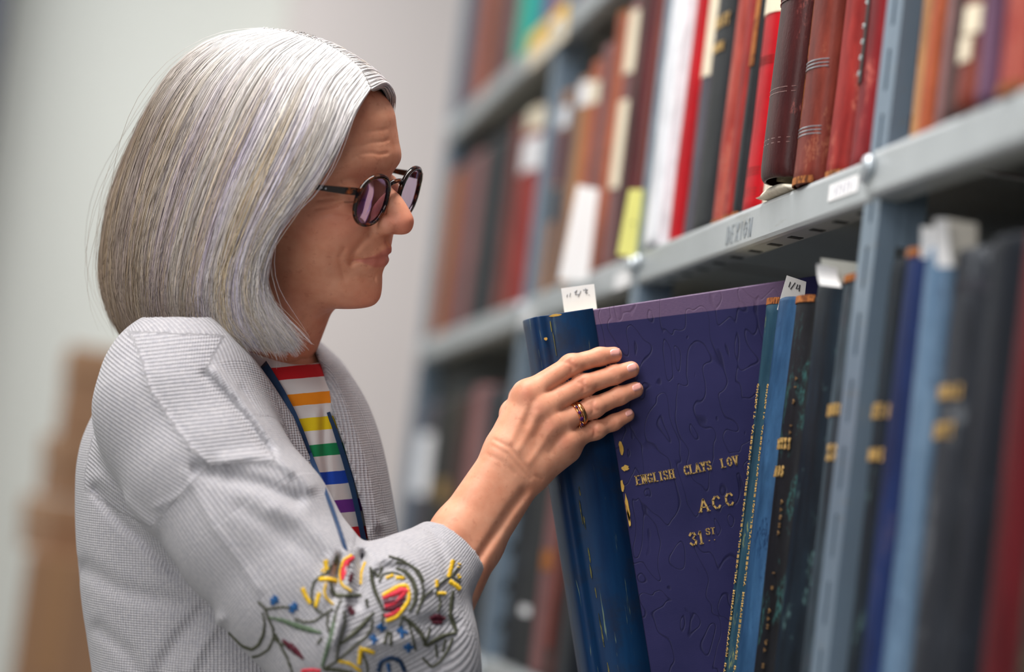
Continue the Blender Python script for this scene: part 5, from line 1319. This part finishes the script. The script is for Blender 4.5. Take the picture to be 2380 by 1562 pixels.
# ------------------------------------------------------------------ hair
GUIDE = [
 [(862,206,24),(829,255,44),(796,325,59),(757,395,68),(715,450,76),(668,495,83),(637,545,87),(617,600,87),(611,655,85),(627,712,79),(661,765,71),(700,826,60)],
 [(838,160,15),(793,212,44),(757,300,67),(717,388,79),(674,458,87),(630,528,91),(597,598,92),(585,660,91),(594,720,86),(622,772,79),(664,824,67)],
 [(800,126,10),(748,180,44),(707,270,71),(662,370,85),(614,468,93),(574,558,96),(549,640,96),(546,708,92),(562,768,86),(606,822,75)],
 [(755,100,8),(702,150,41),(652,240,69),(602,342,85),(553,450,94),(514,558,97),(491,648,96),(487,718,92),(502,778,86),(546,826,77)],
 [(715,86,8),(652,125,37),(592,210,65),(538,320,83),(488,440,92),(449,560,95),(428,660,93),(427,724,90),(440,775,84),(476,812,77)],
 [(680,76,8),(602,106,33),(532,180,57),(472,290,75),(422,410,85),(383,540,89),(365,650,88),(364,720,84),(375,765,79),(400,800,73)],
 [(650,71,6),(557,96,27),(481,156,47),(416,252,63),(363,372,73),(324,500,78),(304,620,77),(303,700,74),(314,755,70),(335,795,66)],
 [(630,69,5),(517,93,21),(437,146,37),(373,227,51),(321,342,60),(281,470,64),(261,590,63),(261,680,61),(281,745,58),(308,800,55)],
 [(610,67,4),(482,103,15),(404,164,26),(350,246,34),(302,346,38),(264,442,40),(240,560,41),(234,650,41),(250,715,41),(284,786,40)]]
def resample(g, n=20):
    P = np.array([hpt(a, b, (c+max(0, b-330)*.035)*mm) for a, b, c in g])
    s = np.r_[0, np.cumsum(np.linalg.norm(np.diff(P, axis=0), axis=1))]; s /= s[-1]; u = np.linspace(0, 1, n)
    # Catmull-Rom through the points
    T = np.gradient(P, s, axis=0); i = np.clip(np.searchsorted(s, u, 'right')-1, 0, len(s)-2); h = (s[i+1]-s[i]); t = ((u-s[i])/h)[:, None]; h = h[:, None]
    return (2*t**3-3*t**2+1)*P[i]+(t**3-2*t**2+t)*h*T[i]+(-2*t**3+3*t**2)*P[i+1]+(t**3-t**2)*h*T[i+1]
NT_ = 20
GR = np.stack([resample(g) for g in GUIDE])                # guides x 24 x 3 (head frame)
last = GR[-1]; mir = last*np.array([1, -1, 1])
back = []
for w in (.25, .5, .75):                                   # round the back of the head
    m_ = last*(1-w)+mir*w; bul = np.sin(math.pi*w)*.016*np.linspace(0.1, 1, NT_)**.6; m_ = m_-np.stack([bul, 0*bul, 0*bul], 1); back.append(m_)
FAR = GR[::-1]*np.array([1, -1, 1])
ALL = np.concatenate([GR, np.stack(back), FAR[:-4]])       # stop before the far cheek
NG = len(ALL)
def sheet(s):                                              # s in guide units -> 24 x 3, smooth across guides
    s = np.clip(np.asarray(s, float), 0, NG-1.0001); i = s.astype(int); t = (s-i)[:, None, None]
    p0, p1, p2, p3 = ALL[np.maximum(i-1, 0)], ALL[i], ALL[i+1], ALL[np.minimum(i+2, NG-1)]
    return .5*((2*p1)+(-p0+p2)*t+(2*p0-5*p1+4*p2-p3)*t**2+(-p0+3*p1-3*p2+p3)*t**3)
def sheet_n(s):                                            # outward normal of the sheet
    s = np.asarray(s, float); d1 = sheet(s+.06)-sheet(s-.06); d2 = np.gradient(sheet(s), axis=1); n = np.cross(d1, d2); n /= np.linalg.norm(n, axis=2, keepdims=True)+1e-9
    sg = np.sign((n[:, 3:]*(sheet(s)-ctr)[:, 3:]).sum((1, 2))); sg[sg == 0] = 1; return n*sg[:, None, None]
# inner cap of hair, so the strands never show the scalp
ss = np.linspace(0.12, NG-1, 110); SH = sheet(ss)
cen = np.array([-.02, 0, -.02])
ctr = np.stack([np.full(NT_, -.03), np.zeros(NT_), np.linspace(.03, -.12, NT_)], 1)[None]
NTS = int(NT_*.88); SHI = (SH-sheet_n(ss)*.0050)[:, :NTS]
V = SHI.reshape(-1, 3); Q = np.array([(i*NTS+j, i*NTS+j+1, (i+1)*NTS+j+1, (i+1)*NTS+j) for i in range(len(ss)-1) for j in range(NTS-1)])
def hair_mat():
    t = NT('silver_hair'); at = t.n('ShaderNodeAttribute', attribute_name='hair_colour'); t.base(at.outputs['Color'])
    t.set(Roughness=.38); t.b.inputs['Specular IOR Level'].default_value = .55
    t.b.inputs['Sheen Weight'].default_value = .15; return t.m
M_HAIR = hair_mat()
lin = lambda c: np.array(srgb(*c)[:3])
WHT, SIL, BLO, LIL, ASH, BRN, DRK = lin((240, 238, 238)), lin((226, 221, 217)), lin((228, 208, 174)), lin((198, 190, 220)), lin((172, 158, 144)), lin((146, 120, 92)), lin((92, 76, 66))
_ph = RNG.uniform(0, 6.28, 12)
def hair_col(s, u, rnd):
    """strand colour: white roots, drawn out to paint in the light on top, then blonde, lilac and ash streaks, browner at the back"""
    b = np.sin(s*5.3+_ph[0])+.8*np.sin(s*11.7+_ph[1])+.6*np.sin(s*23.1+_ph[2])+rnd[:, 0]*1.3
    b2 = np.sin(s*4.1+_ph[3])+.8*np.sin(s*14.9+_ph[4])+rnd[:, 1]*1.0
    wl = 1/(1+np.exp(-(b-.5)*2.2)); wl2 = 1/(1+np.exp(-(b2-.6)*2.5))
    mid = SIL[None]*(1-wl[:, None])+BLO[None]*wl[:, None]
    mid = mid*(1-.75*wl2[:, None])+LIL[None]*.75*wl2[:, None]
    bk_ = np.clip((s-3.4)/4.2, 0, 1)*.85; low_ = mid*(1-bk_[:, None])+(ASH*.5+BRN*.5)[None]*bk_[:, None]
    dk = np.clip(rnd[:, 2]-.6, 0, 1)*.75; low_ = low_*(1-dk[:, None])+DRK[None]*dk[:, None]
    fr = np.clip(1-s/2.2, 0, 1)*.45; low_ = low_*(1-fr[:, None])+WHT[None]*fr[:, None]
    r = np.clip(1-(u-.10)/(.34), 0, 1)**1.2
    out = low_[:, None, :]*(1-r[None, :, None])+WHT[None, None]*r[None, :, None]
    tip = np.clip((u-.6)/.4, 0, 1)*.55*np.clip((s-2)/4, 0, 1)[:, None]
    return out*(1-tip[..., None])+BRN[None, None]*tip[..., None]
cc = hair_col(ss, np.linspace(0, 1, NT_)[:NTS], np.zeros((len(ss), 3))).reshape(-1, 3)*.8
hair = pmesh('hair', h2c(V), Q, M_HAIR, {'hair_colour': ('FLOAT_COLOR', np.c_[cc, np.ones(len(cc))])}, True)
hair['label'] = 'chin-length silver bob with blonde and lilac streaks'
def strands(n, s0, s1, seed, name, lift=.0, rad=.00030, jit=1.0, tmin=0.0, tmax=1.0, fly=0.0, order=1.0):
    rg = np.random.default_rng(seed); s = s0+(s1-s0)*rg.random(n)**order
    # clumping: strands gather into locks
    lock = np.round(s*26)/26; s2 = s*.55+lock*.45+rg.normal(0, .004, n)
    P = sheet(np.clip(s2, .0, NG-1.001)); u = np.linspace(0, 1, NT_)
    nrm = sheet_n(np.clip(s2, .07, NG-1.07))
    dep = -rg.random(n)**1.5*.0055+lift+.0012*np.sin(lock*37.0)
    P = P+nrm*dep[:, None, None]*np.minimum(1, u*8+.25)[None, :, None]
    # drift sideways and wave a little
    side = np.cross(np.gradient(P, axis=1), nrm); side /= np.linalg.norm(side, axis=2, keepdims=True)+1e-9
    amp = rg.normal(0, .0022*jit, n); ph = rg.uniform(0, 6.28, n); fr = rg.uniform(.6, 1.6, n)
    P = P+side*((amp[:, None]*np.sin(u[None]*fr[:, None]*6.28+ph[:, None]))*u[None]**.7)[..., None]
    tipd = rg.normal(0, .004*jit, n); P = P+side*(tipd[:, None]*np.clip((u-.6)/.4, 0, 1)[None]**2)[..., None]
    if fly > 0:
        f = np.abs(rg.normal(0, fly, n)); c = rg.uniform(.3, 1.0, n); P = P+nrm*(f[:, None]*np.exp(-((u[None]-c[:, None])/.28)**2))[..., None]+side*(rg.normal(0, fly*.8, n)[:, None]*u[None]**2)[..., None]
    # vary the length
    a = tmin+rg.random(n)*.012; b = np.minimum(tmax, .965+rg.normal(0, .018, n)) if tmax >= 1 else tmax*rg.uniform(.8, 1.0, n)
    b = np.clip(b, 0, 1.0); tt = a[:, None]+(b-a)[:, None]*u[None]; xi = tt*(NT_-1); i = np.clip(xi.astype(int), 0, NT_-2); f = (xi-i)[..., None]; R_ = np.arange(n)[:, None]
    P = P[R_, i]*(1-f)+P[R_, i+1]*f
    col = hair_col(s, u, rg.normal(0, 1, (n, 3)))*np.clip(rg.normal(1, .09, n), .7, 1.25)[:, None, None]
    # three-sided tubes
    T = np.gradient(P, axis=1); T /= np.linalg.norm(T, axis=2, keepdims=True)+1e-9
    e1 = np.cross(T, np.array([.31, .5, .2])[None, None]); e1 /= np.linalg.norm(e1, axis=2, keepdims=True)+1e-9; e2 = np.cross(T, e1)
    rr = (rad*rg.uniform(.7, 1.25, n))[:, None]*np.interp(u, [0, .05, .8, 1], [.8, 1, 1, .25])[None]
    V = np.stack([P+(e1*math.cos(k*2.0944)+e2*math.sin(k*2.0944))*rr[..., None] for k in range(3)], 2)     # n,NT,3,3
    base = (np.arange(n)*NT_*3)[:, None, None]+(np.arange(NT_-1)*3)[None, :, None]
    k = np.arange(3)[None, None, :]; k2 = (k+1) % 3
    Q = np.stack([base+k, base+k2, base+3+k2, base+3+k], 3).reshape(-1, 4)
    o = np_mesh(name, c2w(h2c(V.reshape(-1, 3)))-PO, Q, M_HAIR, hair, True, {'hair_colour': ('FLOAT_COLOR', np.c_[np.repeat(np.clip(col, 0, 1), 3, axis=1).reshape(-1, 3), np.ones(n*NT_*3)])})
    o['kind'] = 'stuff'; return o
strands(14500, 0.0, 9.0, 1, 'strands', 0, .00026)
strands(2600, 9.0, NG-1.1, 2, 'strands')
strands(1500, 0.0, 8.6, 3, 'strands', .0016, .00026, 2.2)
strands(90, 1.0, 8.8, 4, 'flyaway_strands', .002, .00016, 2.0, fly=.011)
strands(40, .05, .6, 5, 'flyaway_strands', .001, .00020, 3.0, fly=.004)
# hair swept to the far side of the parting
ALL_keep = ALL
far_front = []
for g in ([(864, 208, 22), (900, 191, 2), (917, 224, -20), (911, 256, -40)], [(838, 160, 14), (869, 160, -2), (900, 200, -32), (903, 250, -56)], [(800, 126, 9), (826, 131, -6), (862, 172, -42), (870, 240, -66)],
          [(755, 100, 7), (776, 104, -9), (802, 142, -46), (810, 220, -70)], [(680, 76, 7), (692, 80, -11), (704, 122, -48), (704, 205, -74)], [(610, 67, 4), (612, 70, -12), (606, 112, -48), (596, 205, -76)]):
    P = np.array([hpt(a, b, c*mm) for a, b, c in g]); s = np.linspace(0, 1, 4); u = np.linspace(0, 1, NT_)
    far_front.append(np.stack([np.interp(u, s, P[:, i]) for i in range(3)], 1))
ff = np.stack(far_front)
for _ in range(6): ff[:, 1:-1] = (ff[:, :-2]+2*ff[:, 1:-1]+ff[:, 2:])/4
ALL = ff; NG = 6
ssf = np.linspace(.45, 4.99, 30); V = (sheet(ssf)-np.array([.004, 0, .004])).reshape(-1, 3)
np_mesh('under_hair', c2w(h2c(V))-PO, np.array([(i*NT_+j, i*NT_+j+1, (i+1)*NT_+j+1, (i+1)*NT_+j) for i in range(29) for j in range(NT_-1)]), M_HAIR, hair, True, {'hair_colour': ('FLOAT_COLOR', np.tile(np.r_[WHT*.8, 1], (len(V), 1)))})
_ctr = ctr; ctr = np.stack([np.full(NT_, .0), np.zeros(NT_), np.full(NT_, .03)], 1)[None]
strands(2200, 0.0, 4.99, 6, 'strands', .0008, .00028, .6)
ALL = ALL_keep; NG = len(ALL); ctr = _ctr
# eyebrow
rg = random.Random(3); m = MB()
for k in range(70):
    t = rg.random(); bx_, by_ = 838+64*t+rg.uniform(-3, 3), 418-22*t-10*math.sin(t*2.6)+rg.uniform(-5, 4)
    p, n_ = cast(BODY_BVH, bx_, by_)
    if p is None: continue
    q = hpt(bx_-10, by_-2, 0); q2 = p+(c2w(camv(bx_-11, by_+rg.uniform(-3, 2), 2.1))-c2w(camv(bx_, by_, 2.1)))+n_*.0012
    m.tube([p-PO, (p+q2)/2+n_*.0006-PO, q2-PO], [.0002, .0002, .00006], 3)
m.build('eyebrow', plain('eyebrow_hair', srgb(120, 96, 82), .6), person)

# ------------------------------------------------------------------ eyeglasses
def tortoise():
    t = NT('tortoiseshell'); v = t.coords(); n = t.noise(v, 120, 3, .6)
    t.base(t.mix(t.ramp(n, [(.52, 0), (.68, 1)]), srgb(22, 14, 14), srgb(130, 62, 20))); t.set(Roughness=.12); return t.m
M_TORT = tortoise()
gl = NT('purple_coated_lens'); gl.t.nodes.remove(gl.b)
out = gl.t.nodes['Material Output']; tr = gl.n('ShaderNodeBsdfTransparent'); tr.inputs[0].default_value = srgb(214, 196, 214)
gs = gl.n('ShaderNodeBsdfGlossy'); gs.inputs[0].default_value = srgb(170, 150, 200); gs.inputs['Roughness'].default_value = .03
fr = gl.n('ShaderNodeFresnel'); fr.inputs[0].default_value = 1.5
mx = gl.n('ShaderNodeMixShader'); gl.lk(gl.math('ADD', gl.math('MULTIPLY', fr.outputs[0], .5), 0.04, clamp=True), mx.inputs[0]); gl.lk(tr.outputs[0], mx.inputs[1]); gl.lk(gs.outputs[0], mx.inputs[2]); gl.lk(mx.outputs[0], out.inputs[0])
M_LENS = gl.m
ge_o = c2w(h2c(np.array([.086, 0, .016]))); spec = empty('eyeglasses', ge_o); tag(spec, 'round dark tortoiseshell eyeglasses worn on the nose', 'eyeglasses')
def gpt(P): return c2w(h2c(P))-ge_o
def rim_pts(s, n=48, sc=1.0):
    """lens outline in head axes: a soft round shape, wrapped and tilted"""
    R = []
    for a in np.linspace(0, 2*math.pi, n, endpoint=False):
        yl = math.copysign(abs(math.cos(a))**.88, math.cos(a))*.0232*sc; zl = math.copysign(abs(math.sin(a))**.92, math.sin(a))*.0210*sc
        lat = .0345+yl; z = .0070+zl
        x = .0885-(lat/.06)**2*.0058+(z-.007)*.15
        R.append((x, s*lat, z))
    return np.array(R)
for s in (1, -1):
    R = rim_pts(s); n = len(R); nx = np.array([1, 0, -.2]); nx = nx/np.linalg.norm(nx); cen_ = R.mean(0); ring = []
    for i in range(n):
        o_ = R[i]-cen_; o_ -= nx*(o_@nx); o_ /= np.linalg.norm(o_)
        up_ = .0012 if R[i][2] < .012 else .0019
        ring.append([R[i]+o_*a_*up_+nx*b_*.0019 for a_, b_ in ((1, .6), (.6, 1), (-.6, 1), (-1, .6), (-1, -.6), (-.6, -1), (.6, -1), (1, -.6))])
    V = [gpt(p) for r in ring for p in r]; k = 8
    mesh_obj('rim', V, [(i*k+j, i*k+(j+1) % k, ((i+1) % n)*k+(j+1) % k, ((i+1) % n)*k+j) for i in range(n) for j in range(k)], M_TORT, spec, True)
    V = []; Fc = []
    for q in (.98, .7, .4): V += [gpt(cen_+(p-cen_)*q+nx*(1-q*q)*.0022) for p in R]
    V.append(gpt(cen_+nx*.0022))
    for L in range(2): Fc += [(L*n+i, L*n+(i+1) % n, (L+1)*n+(i+1) % n, (L+1)*n+i) for i in range(n)]
    Fc += [(2*n+i, 2*n+(i+1) % n, 3*n) for i in range(n)]
    mesh_obj('lens', V, Fc, M_LENS, spec, True)
    hx = R[np.argmax(np.abs(R[:, 1]))]
    m = MB(); pts = [np.array([hx[0]+.002, s*.0565, .0165]), np.array([hx[0]+.000, s*.0620, .0172]), np.array([hx[0]-.006, s*.0655, .0172]), np.array([.052, s*.0705, .0170]), np.array([.02, s*.0745, .0160]), np.array([-.02, s*.0760, .0150]), np.array([-.036, s*.076, .004])]
    rings = []
    for i, p in enumerate(pts):
        hgt = (.0030, .0032, .0030, .0021, .0021, .002, .0015)[i]; th_ = .0012
        rings.append([gpt(p+np.array([0, a_*th_, b_*hgt]) if i > 1 else p+np.array([a_*th_*1.2, 0, b_*hgt])) for a_, b_ in ((-1, -1), (1, -1), (1, 1), (-1, 1))])
    m.loft(rings); tp = m.build('temple', M_TORT, spec)
    for dz in (.0, .004):
        m = MB(); p = np.array([.0615-dz, s*.0706, .0172]); m.loft([[gpt(p+np.array([math.cos(a)*.0007, s*q, math.sin(a)*.0007])) for a in np.linspace(0, 6.283, 8, endpoint=False)] for q in (0, .0009)]); m.build('rivet', M_BOLT, tp)
m = MB(); m.tube([gpt(np.array(p)) for p in ((.0885, .0125, .0175), (.0905, .007, .0205), (.0915, 0, .0212), (.0905, -.007, .0205), (.0885, -.0125, .0175))], [.0022, .0019, .0018, .0019, .0022], 8); m.build('bridge', M_TORT, spec, True)
